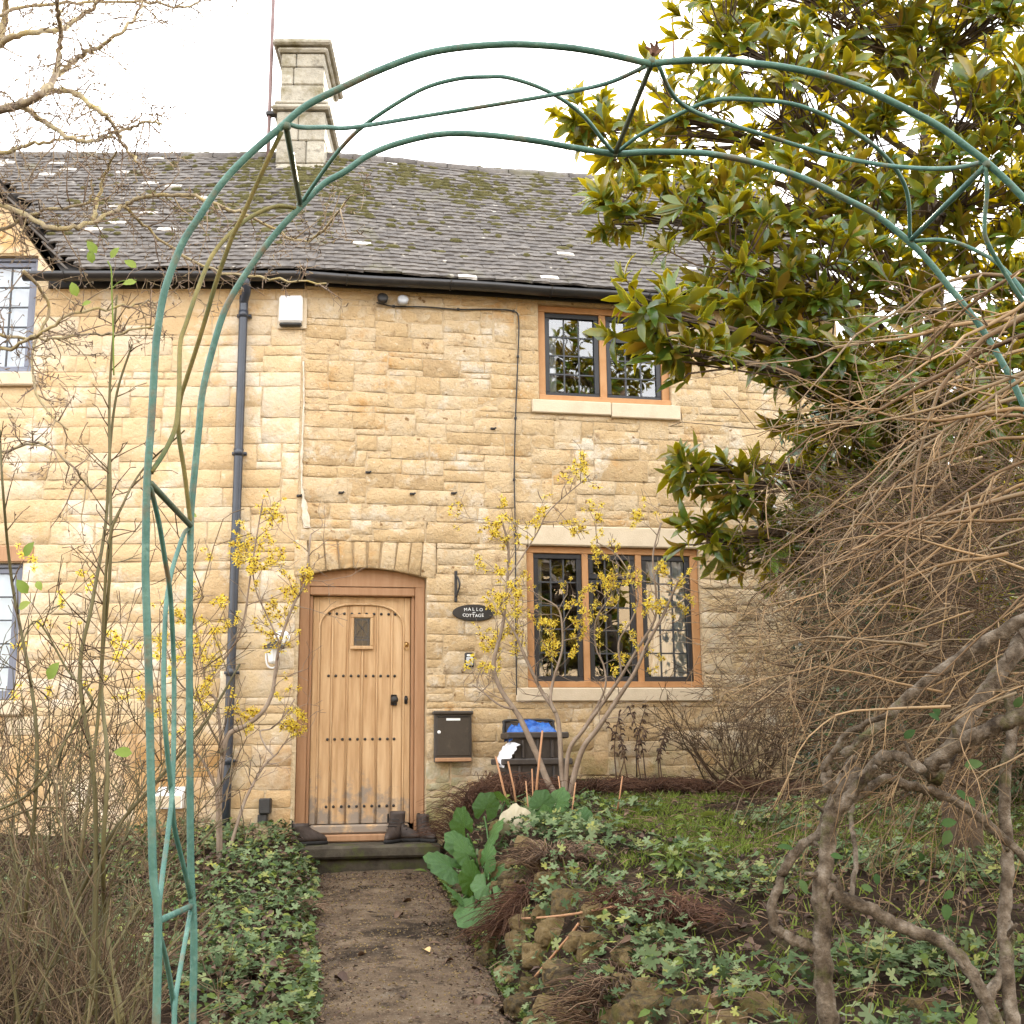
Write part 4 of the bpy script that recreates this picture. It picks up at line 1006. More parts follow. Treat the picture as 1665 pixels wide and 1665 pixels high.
# gutter-side fittings
for (x, y, nm, lab) in ((622, 486, 'floodlight', 'small dark floodlight under the gutter near the alarm box'), (655, 489, 'sensor', 'small grey sensor under the gutter beside the floodlight')):
    u, z = WR.pick(x, y, .06); t = wthing(nm, lab, nm, WR, u, z)
    part('head', MB().lathe([(.02, -.03), (.045, -.02), (.048, .02), (.03, .03)], 12, WR.mat(u, z, .07) @ Matrix.Rotation(math.pi/2.6, 4, 'X')), 'iron' if nm == 'floodlight' else 'grey_plastic', t, True)
    part('mount', MB().tube([WR.P(u, z, .01), WR.P(u, z+.01, .06)], .012, 6), 'iron', t, True)
# hooks and nails left in the wall
for (x, y, lab) in ((556, 801, 'iron hook stub in the stones over the hinge side of the oak door'), (672, 803, 'iron hook stub in the stones over the knob side of the oak door'), (739, 802, 'iron hook stub straight above the house sign'), (488, 806, 'dark hook at the foot of the pale mortar line'), (600, 768, 'tiny hook stub highest above the oak door arch'), (803, 697, 'tiny hook stub beside the cable below the upper oak window')):
    W = WR if x > 490 else WL; u, z = W.pick(x, y, .01); t = wthing('wall_hook', lab, 'hook', W, u, z, 0, 'hook stubs in the stone front')
    part('shank', MB().tube([W.P(u-.02, z, .0), W.P(u, z-.004, .03), W.P(u+.018, z+.004, .032)], .008, 6), 'iron', t, True)
    part('plate', MB().box((u-.03, -.016, z-.010), (u+.012, -.004, z+.010), W.mat(0, 0, 0), 0, .003), 'iron', t)
# aerial masts on the roof
a0 = U(437, 215, 11.5); a1 = U(447, -70, 11.5)
t = thing('aerial_mast', 'tall rusty aerial pole strapped beside the stone chimney', 'aerial', a0-np.array([0, 0, .35]))
part('pole', MB().tube([a0-np.array([0, 0, .35]), a0, (a0+a1)/2, a1], .02, 8), 'aerial', t, True)
part('strap', MB().box((-.03, -.04, -.02), (.12, .04, .02), Matrix.Translation(Vector(a0+np.array([0, 0, .2]))), 0, .005), 'iron', t)
a0 = U(1100, 262, 12.4); a1 = U(1091, -60, 12.4)
t = thing('aerial_mast', 'thin dark aerial pole rising above the ridge behind the magnolia', 'aerial', a0-np.array([0, 0, .2]))
part('pole', MB().tube([a0-np.array([0, 0, .3]), (a0+a1)/2, a1], .014, 8), 'aerial', t, True)
part('bracket', MB().box((-.05, -.05, -.3), (.05, .05, -.15), Matrix.Translation(Vector(a0)), 0, .01), 'iron', t)

# boots on the step
def boot(label, u, o, ang, h, lean=0.0, laces=False, sc_=1.0):
    M = WR.mat(u, .197, o) @ Matrix.Rotation(ang, 4, 'Z') @ Matrix.Scale(sc_, 4)
    t = thing('boot', label, 'boot', tuple(M.translation))
    def ring(L, wd, cx, z, n=18):
        return [(cx + L/2*math.cos(2*math.pi*i/n)*(1.0 if math.cos(2*math.pi*i/n) > 0 else 1), wd/2*math.sin(2*math.pi*i/n)*(1-.18*math.cos(2*math.pi*i/n+.6)), z) for i in range(n)]
    def loft(rings, cap0=True, cap1=True):
        n = len(rings[0]); V = [p for r in rings for p in r]; F = [(i*n+j, i*n+(j+1) % n, (i+1)*n+(j+1) % n, (i+1)*n+j) for i in range(len(rings)-1) for j in range(n)]
        if cap0: F.append(tuple(range(n))[::-1])
        if cap1: F.append(tuple((len(rings)-1)*n+j for j in range(n)))
        V = np.array(V) @ np.array(M.to_3x3()).T + np.array(M.translation); return MB().add(V, F)
    part('sole', loft([ring(.30, .112, .0, 0), ring(.305, .116, .0, .015), ring(.295, .108, .0, .028)]), 'boot_sole', t, True)
    rs = [ring(.285, .102, .0, .027), ring(.285, .104, -.002, .05), ring(.262, .100, -.010, .072), ring(.215, .095, -.032, .093), ring(.168, .092, -.056, .115)]
    hh = [.14, .165, .19, .215, .24]
    for z in hh:
        if z > h: break
        rs.append(ring(.135-.05*(z-.14), .090, -.072+lean*(z-.115), z))
    rs.append([(p[0]*.9-.007, p[1]*.86, p[2]-.004) for p in rs[-1]]); rs.append([(p[0], p[1], p[2]-.05) for p in rs[-1]])
    part('upper', loft(rs), 'boot', t, True)
    if laces:
        for k in range(4):
            z = .10+.025*k; x = .03-.022*k; mb = MB()
            q = [np.array(M @ Vector(p)) for p in ((x-.01, -.04, z), (x+.012, 0, z+.006), (x-.01, .04, z))]
            part('lace', mb.tube(q, .004, 5), 'iron', t, True)
    part('pull_tab', MB().box((-.145, -.012, min(h, .2)-.05), (-.135, .012, min(h, .2)+.02), M, 0, .002), 'boot_sole', t)
boot('worn dark brown ankle boot on the step at the hinge side of the oak door', .14, .13, .25, .17)
boot('scuffed lace-up boot standing on the step below the door knob', .79, .10, -2.0, .15, 0, True)
boot('taller dark boot behind the lace-up boot at the knob side of the oak door', .90, .02, -.35, .24, .1, True)
boot('upright black boot at the step end against the dried plants', 1.07, .09, -1.2, .22, 0, True)

# recycling boxes
def crate(u, o, z, w_, d_, h_, ang, label, lid=False):
    M = WR.mat(u, z, o) @ Matrix.Rotation(ang, 4, 'Z'); t = thing('recycling_box', label, 'recycling box', tuple(M.translation), 'recycling boxes')
    V = []; th = .012
    def lvl(k, zz, ins=0): return [(-w_/2*k+ins, -d_/2*k+ins, zz), (w_/2*k-ins, -d_/2*k+ins, zz), (w_/2*k-ins, d_/2*k-ins, zz), (-w_/2*k+ins, d_/2*k-ins, zz)]
    rings = [lvl(.84, 0), lvl(.98, h_), lvl(.98, h_, th), lvl(.84, .012, th)]
    V = np.array([p for r in rings for p in r]) @ np.array(M.to_3x3()).T + np.array(M.translation)
    F = [(i*4+j, i*4+(j+1) % 4, (i+1)*4+(j+1) % 4, (i+1)*4+j) for i in range(3) for j in range(4)] + [(3, 2, 1, 0), (12, 13, 14, 15)]
    part('body', MB().add(V, F), 'bin_plastic', t)
    rim = MB(); e = .035
    for (a, b) in (((-w_/2-e, -d_/2-e), (w_/2+e, -d_/2+.004)), ((-w_/2-e, d_/2-.004), (w_/2+e, d_/2+e)), ((-w_/2-e, -d_/2+.004), (-w_/2+.004, d_/2-.004)), ((w_/2-.004, -d_/2+.004), (w_/2+e, d_/2-.004))):
        rim.box((*a, h_-.045), (*b, h_+.004), M, 0, .008)
    part('rim', rim, 'bin_plastic', t)
    for sx in (-.28, 0, .28):
        part('rib', MB().box((sx*w_-.012, -d_/2*.93-.02, .04), (sx*w_+.012, -d_/2*.93+.02, h_-.05), M, 0, .006), 'bin_plastic', t)
    return M
ru, rz = WR.pick(868, 1290, .5)
gz = .44
M1 = crate(ru, .42, gz, .50, .34, .40, .06, 'brown plastic recycling box standing on the soil, lower of two')
M2 = crate(ru+.03, .40, gz+.365, .42, .32, .24, -.03, 'brown plastic recycling box on top, holding a blue bag')
# blue bag and lid leaning at the back
def crumple(name, M, w_, d_, h_, mts, label, cat, seed, n=16):
    t = np.linspace(-1, 1, n); V = []
    for y in t:
        for x in t:
            r = max(abs(x), abs(y)); z = h_*(1-r**3)+h_*.45*mnoise.noise((x*2.4+seed, y*2.4, seed)) + h_*.3*mnoise.noise((x*6, y*6, seed+3))
            V.append((x*w_/2*(1+.1*mnoise.noise((y*2, seed, 0))), y*d_/2, z-.03*(r > .95)))
    F = [(j*n+i, j*n+i+1, (j+1)*n+i+1, (j+1)*n+i) for j in range(n-1) for i in range(n-1)]
    V = np.array(V) @ np.array(M.to_3x3()).T + np.array(M.translation)
    o = link(name, MB().add(V, F).mesh(name, mts, True)); tag(o, label, cat); return o
crumple('plastic_bag', M2 @ Matrix.Translation(Vector((-.02, .0, .22))), .40, .29, .10, 'blue_bag', 'crumpled shiny blue plastic bag in the top recycling box', 'bag', 2.0)
crumple('plastic_bag', M2 @ Matrix.Translation(Vector((-.24, -.10, .08))) @ Matrix.Rotation(-.9, 4, 'Y'), .22, .20, .045, 'white_bag', 'crumpled white bag hanging out beside the blue bag', 'bag', 5.0)
t = thing('box_lid', 'black plastic lid leaning on the wall behind the blue bag', 'lid', tuple(M2.translation))
ML = M2 @ Matrix.Translation(Vector((-.01, .19, .19))) @ Matrix.Rotation(-.15, 4, 'X')
part('panel', MB().box((-.20, -.012, 0), (.20, .012, .145), ML, 0, .011), 'bin_plastic', t)
part('rim', MB().tube(resample([np.array(ML @ Vector(p)) for p in ((-.21, -.015, 0), (-.205, -.015, .12), (-.17, -.015, .155), (.17, -.015, .155), (.205, -.015, .12), (.21, -.015, 0))], 4), .012, 6), 'iron', t, True)

# ------------------------------------------------------------------ garden arch
an = unit([(637-832.5)/F_PX, 1, 0]); C0, C1 = float(np.dot(an, [0.2, 2.0, 0])), float(np.dot(an, [0.2, 2.0, 0]))+.33
def ap(pts, dep):
    return np.array([UPL(x, y, an, C0+(C1-C0)*(dep if np.isscalar(dep) else dep[i])) for i, (x, y) in enumerate(pts)])
front = [(254, 1665), (248, 1400), (242, 1105), (237, 950), (237, 887), (239, 786), (246, 685), (252, 584), (256, 539), (269, 468), (296, 397), (323, 354), (357, 303), (397, 259), (454, 209), (498, 172), (559, 141), (617, 114), (685, 89), (752, 77), (836, 72), (920, 77), (988, 88), (1058, 104)]
front2 = [(1058, 104), (1105, 99), (1172, 98), (1223, 103), (1273, 109), (1341, 123), (1408, 146), (1469, 175), (1526, 205), (1576, 242), (1610, 269), (1665, 323), (1750, 420), (1830, 550), (1885, 720), (1910, 900), (1920, 1200), (1920, 1665)]
rear = [(313, 1665), (310, 1400), (308, 1105), (308, 988), (310, 853), (313, 803), (323, 702), (330, 634), (350, 552), (370, 495), (407, 434), (448, 380), (485, 340), (525, 300), (561, 279), (600, 252), (651, 232), (718, 218), (786, 219), (870, 229), (937, 241), (1000, 251)]
rear2 = [(1000, 251), (1060, 247), (1139, 249), (1189, 256), (1240, 268), (1307, 290), (1374, 323), (1425, 350), (1479, 394), (1509, 424), (1539, 461), (1600, 540), (1658, 645), (1700, 760), (1730, 920), (1740, 1200), (1740, 1665)]
ga = thing('garden_arch', 'green painted tubular metal garden arch with wavy lattice spanning the path', 'garden arch', (0.2, 2.1, path_z(2.1)))
def hoop(pts, dep, foot):
    p = ap(pts, dep)
    if foot == 0: b = p[0].copy(); b[2] = ground_z(b[0], b[1])-.1; p = np.vstack([b[None], p])
    if foot == 1: b = p[-1].copy(); b[2] = ground_z(b[0], b[1])-.1; p = np.vstack([p, b[None]])
    part('hoop', MB().tube(resample(p, 6), .0063 if dep == 0 else .0065, 10, ref=an), 'arch_paint', ga, True)
hoop(front, 0, 0); hoop(front2, 0, 1); hoop(rear, 1, 0); hoop(rear2, 1, 1)
def strand(pts, kind, mt='arch_paint', r=.0042, amp=.62):
    p = np.array(pts, float); sl = np.concatenate([[0], np.cumsum(np.linalg.norm(np.diff(p, axis=0), axis=1))]); t = sl/sl[-1]
    if kind == 'f': dep = amp*np.sin(math.pi*t)
    elif kind == 'r': dep = 1-amp*np.sin(math.pi*t)
    elif kind == 'fr': dep = t
    else: dep = 1-t
    part('lattice_rod', MB().tube(resample(ap(pts, list(dep)), 6), r, 8, ref=an), mt, ga, True)
strand([(470, 202), (490, 207), (530, 207), (575, 207), (700, 187), (800, 171), (900, 154), (985, 136), (1050, 108)], 'f')
strand([(490, 330), (512, 298), (555, 240), (600, 198), (680, 148), (740, 129), (790, 125), (830, 127), (890, 148), (945, 185), (982, 230), (999, 250)], 'r')
strand([(1072, 108), (1088, 145), (1110, 170), (1150, 190), (1250, 222), (1350, 252), (1450, 270), (1540, 274), (1602, 263)], 'f')
strand([(1001, 250), (1040, 220), (1105, 185), (1160, 163), (1220, 162), (1300, 172), (1380, 208), (1440, 255), (1474, 310), (1480, 390)], 'r')
strand([(458, 214), (430, 272), (394, 352), (377, 387), (353, 454), (338, 505), (323, 555), (303, 617), (293, 651), (290, 701), (300, 769), (308, 836), (310, 854)], 'fr', 'arch_moss')
strand([(485, 340), (465, 336), (440, 338), (397, 360), (353, 404), (330, 448), (303, 525), (293, 560), (291, 634), (286, 691), (269, 732), (246, 768)], 'rf', 'arch_moss')
strand([(243, 790), (248, 805), (259, 853), (269, 914), (275, 950), (279, 998), (283, 1105), (281, 1267), (274, 1347), (266, 1408), (257, 1485)], 'f')
strand([(310, 858), (300, 866), (290, 893), (279, 930), (271, 974), (268, 1021), (266, 1110), (269, 1189), (279, 1290), (284, 1347), (296, 1398), (311, 1462)], 'r')
strand([(256, 1500), (261, 1525), (270, 1560), (279, 1610), (284, 1665), (284, 1760), (276, 1850), (262, 1950)], 'f')
strand([(310, 1480), (300, 1536), (290, 1593), (284, 1644), (282, 1760), (290, 1850), (308, 1950)], 'r')
strand([(1602, 270), (1605, 310), (1601, 360), (1606, 395), (1650, 470), (1730, 600), (1750, 800), (1733, 1000)], 'fr')
strand([(1482, 392), (1530, 390), (1575, 402), (1630, 435), (1680, 500), (1760, 650), (1830, 800), (1905, 900)], 'rf')
for a, b, mt in (((465, 206), (488, 332), 'arch_brace'), ((1062, 98), (1000, 250), 'arch_brace'), ((1600, 272), (1480, 391), 'arch_paint'), ((245, 786), (310, 855), 'arch_brace'), ((257, 1498), (311, 1473), 'arch_paint')):
    part('brace', MB().tube([ap([a], 0)[0], (ap([a], 0)[0]+ap([b], 1)[0])/2, ap([b], 1)[0]], .0054, 8), mt, ga, True)
for (x, y, d) in ((1060, 100, 0), (1000, 250, 1), (466, 205, 0), (488, 334, 1), (1604, 267, 0), (1480, 392, 1)):
    c = ap([(x, y)], d)[0]
    part('joint', MB().lathe([(.003, -.008), (.0075, -.005), (.0075, .004), (.003, .008)], 8, Matrix.Translation(Vector(c))), 'arch_brace', ga, True)
c = ap([(1062, 88)], 0)[0]
for k in range(7):
    a = random.uniform(-1.2, 1.2); q = c + np.array([math.sin(a)*.018, random.uniform(-.01, .01), math.cos(a)*.02+.004])
    part('dead_tendril', MB().tube([c, (c+q)/2+.003, q], [.005, .004, .002], 5), 'dead_fern', ga)

# ------------------------------------------------------------------ branching plants
def grow(R, p, d, L, r, lv, spec, out_, tips, bend=None):
    """appends (points, radii, level) runs; spec: dict of per-plant habits"""
    seg = spec['seg'][min(lv, len(spec['seg'])-1)]; n = max(2, int(L/seg)); st = L/n
    px, py, pz = p; dx, dy, dz = d; wg = spec['wig']; gv = spec['grav'][min(lv, len(spec['grav'])-1)]
    P = [(px, py, pz)]; Rr = [r]; D = []
    for i in range(n):
        dx += R.gauss(0, wg); dy += R.gauss(0, wg); dz += R.gauss(0, wg) - gv*st
        m = math.sqrt(dx*dx+dy*dy+dz*dz); dx /= m; dy /= m; dz /= m
        px += dx*st; py += dy*st; pz += dz*st
        P.append((px, py, pz)); Rr.append(max(spec['rmin'], r*(1-(i+1)/n*spec['taper']))); D.append((dx, dy, dz))
    out_.append((P, Rr, lv))
    if lv >= spec['levels']: tips.append((P[-1], D[-1])); return
    nch = spec['kids'][lv]; k = R.randint(*nch) if isinstance(nch, tuple) else nch
    for c in range(k):
        t = R.uniform(spec.get('from', .2), 1.0); i = min(n-1, int(t*n)); q = P[i+1]; dd = D[i]
        a = R.uniform(*spec['ang']); v = unit((R.gauss(0, 1), R.gauss(0, 1), R.gauss(0, 1)+spec.get('upb', 0)))
        v = v-np.dot(v, dd)*np.array(dd); v = unit(v); nd = np.array(dd)*math.cos(a)+v*math.sin(a)
        grow(R, q, tuple(nd), L*R.uniform(*spec['ratio']), Rr[i+1]*spec.get('rr', .62), lv+1, spec, out_, tips)
    tips.append((P[-1], D[-1]))
def emit(runs, sides=(8, 5, 4, 3, 3)):
    mb = MB()
    for P, Rr, lv in runs: mb.tube(P, Rr, sides[min(lv, len(sides)-1)], 0, lv < 2)
    return mb
def side_twigs(R, pts, rad, every, spec, runs, tips, lv=1, lenr=(.1, .3), upb=0.2):
    P = np.array(pts); 
    for i in range(len(P)-1):
        L = np.linalg.norm(P[i+1]-P[i]); k = L/every; k = int(k)+(1 if R.random() < k-int(k) else 0)
        dd = unit(P[i+1]-P[i])
        for _ in range(k):
            q = P[i]+(P[i+1]-P[i])*R.random(); a = R.uniform(.5, 1.3); v = unit((R.gauss(0, 1), R.gauss(0, 1), R.gauss(0, 1)+upb)); v = unit(v-np.dot(v, dd)*dd)
            grow(R, tuple(q), tuple(dd*math.cos(a)+v*math.sin(a)), R.uniform(*lenr), rad, lv, spec, runs, tips)

def leaf_tmpl(L=1.0, Wd=.3, nseg=4, fold=.10, droop=.18, two=True, peak=.55):
    V = []; F = []; MI = []
    for lay in ((0, 1) if two else (0,)):
        k = len(V); dz = -.012*lay
        for i in range(nseg+1):
            t = i/nseg; wv = Wd/2*math.sin(math.pi*min(1, max(0.0, t))**(1.2 if peak > .5 else .8))**.7 if 0 < t < 1 else (.015 if t == 0 else .0)
            z = -droop*t*t + .05*math.sin(math.pi*t)
            V += [(-wv, t*L, z+fold*wv*2+dz), (0, t*L, z+dz), (wv, t*L, z+fold*wv*2+dz)]
        for i in range(nseg):
            a = k+i*3; q = [(a, a+1, a+4, a+3), (a+1, a+2, a+5, a+4)]
            F += [f if lay == 0 else f[::-1] for f in q]; MI += [lay, lay]
    return V, F, MI

# ---- magnolia
R = random.Random(101)
BASE = np.array([2.55, 7.2, ground_z(2.55, 7.2)-.05])
mg = thing('magnolia_tree', 'large evergreen magnolia with glossy leaves and rusty undersides covering the gable side of the cottage', 'tree', tuple(BASE))
fork = BASE + np.array([-.1, -.05, 2.3])
CL = [(950, 195, 6.7, .22), (1010, 245, 6.6, .25), (1180, 60, 6.4, .42), (1350, 40, 6.7, .5), (1500, 70, 6.9, .5), (1630, 20, 6.6, .5), (1230, -60, 6.6, .5), (1420, -80, 6.8, .5), (1600, -90, 6.8, .5),
      (1110, 190, 6.4, .36), (1270, 190, 6.5, .46), (1420, 210, 6.8, .5), (1570, 200, 6.5, .45), (1690, 180, 6.4, .5), (1000, 335, 6.3, .24), (1120, 320, 6.1, .34), (1260, 340, 6.3, .46), (1420, 360, 6.6, .46), (1570, 330, 6.5, .42), (1680, 340, 6.5, .42),
      (1075, 500, 5.55, .24), (1190, 440, 6.0, .36), (1330, 460, 6.2, .42), (1470, 470, 6.6, .38), (1600, 450, 6.6, .38), (1130, 575, 5.7, .20), (1235, 545, 6.1, .30), (1350, 590, 6.2, .36), (1480, 590, 6.4, .38), (1610, 600, 6.6, .38),
      (1375, 690, 6.3, .28), (1470, 720, 6.5, .34), (1600, 730, 6.6, .36), (1125, 755, 6.7, .16), (1195, 790, 6.7, .24), (1150, 868, 6.8, .16), (1230, 870, 6.9, .22), (1330, 800, 7.0, .26), (1430, 850, 7.0, .3), (1290, 910, 7.1, .2), (1560, 850, 7.0, .32), (1330, 640, 6.3, .26), (1420, 640, 6.2, .32), (1540, 660, 6.2, .34), (1650, 680, 6.4, .4), (1390, 770, 6.6, .3), (1500, 800, 6.6, .34), (1640, 800, 6.6, .38), (1300, 560, 6.3, .25), (1680, 520, 6.5, .4), (1420, 930, 7.2, .3), (1560, 950, 7.2, .34), (1300, 860, 7.0, .22)]
runs = []; ros = []; tips = []
runs.append(([tuple(BASE), tuple(BASE+(0.03, .02, .8)), tuple(BASE+(-.03, 0, 1.6)), tuple(fork)], [.12, .10, .09, .08], 0))
top = fork + np.array([.25, .1, 2.4]); runs.append(([tuple(fork), tuple((fork+top)/2+(.1, 0, 0)), tuple(top)], [.075, .05, .03], 0))
for (x, y, Y, rad) in CL:
    c = U(x, y, Y); a = min(1.0, max(.0, (c[2]-fork[2]-.2)/2.6)); s0 = fork+(top-fork)*a if c[2] > fork[2] else BASE+(fork-BASE)*max(.35, (c[2]-BASE[2])/2.6)
    m = (s0+c)/2 + np.array([R.gauss(0, .1), R.gauss(0, .1), .12]); lim = resample([s0, m, c], 4)
    runs.append(([tuple(p) for p in lim], list(np.linspace(.028, .010, len(lim))), 1))
    cen = np.array([2.2, 6.9, c[2]-.3]); outw = unit(c-cen)
    k = int(10 + 175*rad*rad)
    for _ in range(k):
        v = unit((R.gauss(0, 1), R.gauss(0, 1), R.gauss(0, 1))); rr = rad*R.uniform(.08, 1.08)**.75
        q = c + v*rr*np.array([1.05, 1.15, .92]); ax = unit(v*1.0 + outw*.35 + np.array([0, 0, .5]) + np.array([R.gauss(0, .3), R.gauss(0, .3), R.gauss(0, .3)]))
        mid = c+(q-c)*.55+np.array([0, 0, -.03]); st_ = lim[R.randrange(len(lim)//2, len(lim))]; runs.append(([tuple(st_), tuple(mid), tuple(q)], [.006, .005, .004], 3))
        ros.append((q, ax))
part('trunk', emit(runs, (10, 7, 4, 4)), 'magnolia_bark', mg, True)
crown = link('crown', None, mg)
LV, LF, LMI = leaf_tmpl(1.0, .34, 4, .12, .16)
leaves = []
for q, ax in ros:
    n = R.randint(7, 11); sz = R.uniform(.105, .17); ph = R.random()*6.28
    e1 = unit(np.cross(ax, (0.3, .2, 1))); e2 = np.cross(ax, e1)
    for i in range(n):
        a = ph+i*2.4; el = R.uniform(.4, 1.35)*(.35+.85*i/n); dirn = unit(ax*math.cos(el)+(e1*math.cos(a)+e2*math.sin(a))*math.sin(el))
        x, y_, z = aim(unit(dirn+np.array([R.gauss(0, .22), R.gauss(0, .22), R.gauss(-.12, .22)])), ax, R.gauss(0, .5)); s_ = sz*R.uniform(.65, 1.2)
        leaves.append(frame(x, y_, z, q-ax*R.uniform(0, .03), s_))
leaves = np.array(leaves)
dep = leaves[:, 1, 3]; sx = 832+F_PX*leaves[:, 0, 3]/dep
order = np.argsort(np.where((sx > 850) & (sx < 1640), dep - .25*leaves[:, :3, 1].__pow__(2).sum(1)**.5*10, 99))
lme = []
for k in range(4):
    V, F, MI = leaf_tmpl(1.0, .26+.025*k, 4, .08+.05*k, .02+.11*k); mb = MB().add(V, F); mb.m = MI
    lme.append(mb.mesh('leaf', ['magnolia_top', 'magnolia_under'], True))
for j, i in enumerate(order[:296]): link('leaf', lme[j % 4], crown, Matrix(leaves[i].tolist()))
rest = leaves[order[296:]]
for k in range(3):
    V, F, MI = leaf_tmpl(1.0, .26+.03*k, 4, .08+.07*k, .02+.15*k)
    o = link('foliage', instanced('foliage', V, F, MI, ['magnolia_top', 'magnolia_under'], rest[k::3], True), crown); o['kind'] = 'stuff'
print('magnolia leaves', len(leaves))

# ---- witch hazels
def petal_mesh(name, seed):
    R = random.Random(seed); mb = MB()
    for f in range(R.choice([2, 3, 3, 4])):
        c = np.array([R.gauss(0, .022), R.gauss(0, .022), R.gauss(0, .022)])
        for k in range(9):
            d = unit((R.gauss(0, 1), R.gauss(0, 1), R.gauss(0, 1)+.3)); s_ = unit(np.cross(d, (R.random(), R.random(), 1))); L = R.uniform(.022, .036); wv = .0032
            n_ = np.cross(d, s_)
            pts = [c, c+d*L*.4+n_*.004, c+d*L*.75-n_*.004, c+d*L+n_*.007]
            V = []; 
            for i, p in enumerate(pts): V += [p-s_*wv, p+s_*wv]
            mb.add(V, [(0, 1, 3, 2), (2, 3, 5, 4), (4, 5, 7, 6)], 0)
        mb.lathe([(.002, -.006), (.007, -.002), (.006, .004), (.002, .006)], 6, Matrix.Translation(Vector(c)), 1)
    return mb.mesh(name, ['petal', 'calyx'], False)
blos = [petal_mesh('blossom', 50+i) for i in range(6)]
def hazel(label, base_px, stems, Y, nflow, seed, box, rad0, scale):
    R = random.Random(seed); b = U(*base_px, Y); b[2] = ground_z(b[0], b[1])-.03
    t = thing('witch_hazel', label, 'shrub', tuple(b), 'flowering witch hazels by the wall')
    spec = dict(seg=(.08, .06, .05, .05), wig=.16, grav=(0, 0, 0, 0), rmin=.0022, taper=.65, levels=3, kids=[0, (1, 3), (1, 2), 0], ang=(.4, 1.0), ratio=(.45, .8), upb=.6, rr=.7)
    fl = []; tw = []
    for st, r0, yo in stems:
        p = np.array([U(x, y, Y+yo*(i/(len(st)-1))) for i, (x, y) in enumerate(st)])
        if st[0][1] > base_px[1]-25: p[0] = b + (p[0]-b)*np.array([1, 1, 0])
        q = resample(p, 5); rr = np.linspace(r0, max(.0045, r0*.3), len(q))
        part('stem', MB().tube(q, rr, 8), 'hazel_bark', t, True)
        k = len(q)//3; side_twigs(R, q[k:], .0042, .085, spec, tw, fl, 1, (.10, .30), .5)
    part('twigs', emit(tw, (6, 5, 4, 3)), 'hazel_bark', t, True, 'stuff')
    x0, x1, y0, y1 = box; cand = []
    for P, Rr, lv in tw:
        for p in P[1:]:
            d = np.array(p)-EYE; kk = d@FW; sx_, sy_ = 832.5+F_PX*(d@RT)/kk, 832.5-F_PX*(d@UP)/kk
            if x0 < sx_ < x1 and y0 < sy_ < y1: cand.append(p)
    R.shuffle(cand)
    chosen = []
    seeds_ = cand[:max(12, nflow//5)]
    for p in cand:                        # blossoms gather in clumps along some twigs
        if min((p[0]-q[0])**2+(p[1]-q[1])**2+(p[2]-q[2])**2 for q in seeds_) < .006 or R.random() < .30: chosen.append(p)
        if len(chosen) >= nflow: break
    for p in chosen:
        M = Matrix.Translation(Vector(p)) @ Matrix.Rotation(R.random()*6.28, 4, (R.random(), R.random(), R.random()+.01)) @ Matrix.Scale(R.uniform(.75, 1.25)*scale, 4)
        link('blossom', R.choice(blos), t, M)
    return t
def zp(pts, ox, oy, k): return [(ox+x/k, oy+y/k) for x, y in pts]
L_ = lambda p: zp(p, 250, 780, 2.92)
hazel('witch hazel with clustered yellow flowers beside the downpipe', (362, 1352), [
    (L_([(320, 1660), (310, 1500), (330, 1300), (355, 1210), (430, 1170), (510, 1110), (560, 1020), (580, 900), (600, 770), (660, 600), (720, 480), (745, 260)]), .024, .2),
    (L_([(318, 1640), (300, 1500), (280, 1430), (230, 1330), (180, 1280), (110, 1210), (60, 1090)]), .015, -.2),
    (L_([(345, 1650), (420, 1560), (480, 1430), (530, 1350), (575, 1310), (592, 1295)]), .014, .3),
    (L_([(540, 1340), (565, 1310), (530, 1265), (505, 1195), (560, 1180), (620, 1120), (670, 1040)]), .008, .2),
    (L_([(325, 1310), (300, 1060), (252, 1000), (230, 850), (190, 640), (170, 500)]), .013, -.3),
    (L_([(600, 780), (540, 650), (490, 540), (470, 450), (440, 330)]), .007, .1),
    (L_([(190, 1040), (280, 920), (390, 770), (430, 650), (460, 450), (500, 200), (520, 90)]), .010, -.1),
    (L_([(330, 1290), (270, 1180), (220, 1060), (120, 960), (60, 800)]), .009, -.5)], 9.1, 240, 7, (215, 505, 800, 1190), .024, .92)
L_ = lambda p: zp(p, 800, 860, 3.785)
hazel('witch hazel with sprays of yellow flowers in front of the ground floor oak window', (925, 1325), [
    (L_([(420, 1700), (350, 1570), (280, 1400), (180, 1180), (130, 1100), (50, 980), (10, 830), (60, 620), (80, 480), (95, 300), (100, 100), (60, -50)]), .026, .1),
    (L_([(460, 1700), (430, 1500), (415, 1250), (390, 1130), (300, 990), (210, 800), (150, 660), (110, 590), (40, 480)]), .022, .25),
    (L_([(390, 1130), (360, 1050), (380, 920), (430, 750), (430, 580), (400, 480), (300, 420)]), .014, .1),
    (L_([(480, 1700), (500, 1540), (560, 1350), (650, 1230), (770, 1050), (880, 880), (960, 700), (1050, 540), (1110, 400), (1150, 310)]), .024, -.2),
    (L_([(455, 1680), (470, 1380), (560, 1240), (690, 1060), (800, 900), (900, 730), (1000, 560), (1010, 400), (990, 170), (1040, -40)]), .018, -.05),
    (L_([(560, 1240), (690, 1000), (690, 850), (640, 730), (640, 560), (740, 400)]), .009, .1),
    (L_([(130, 1110), (40, 1080), (-60, 1000), (-120, 960)]), .009, .1),
    (L_([(800, 900), (780, 700), (860, 560), (900, 420), (860, 300), (760, 150), (640, 80)]), .008, .1),
    (L_([(95, 300), (180, 180), (280, 20), (360, -120), (600, -330)]), .006, .1)], 9.35, 270, 9, (730, 1140, 700, 1090), .026, .92)

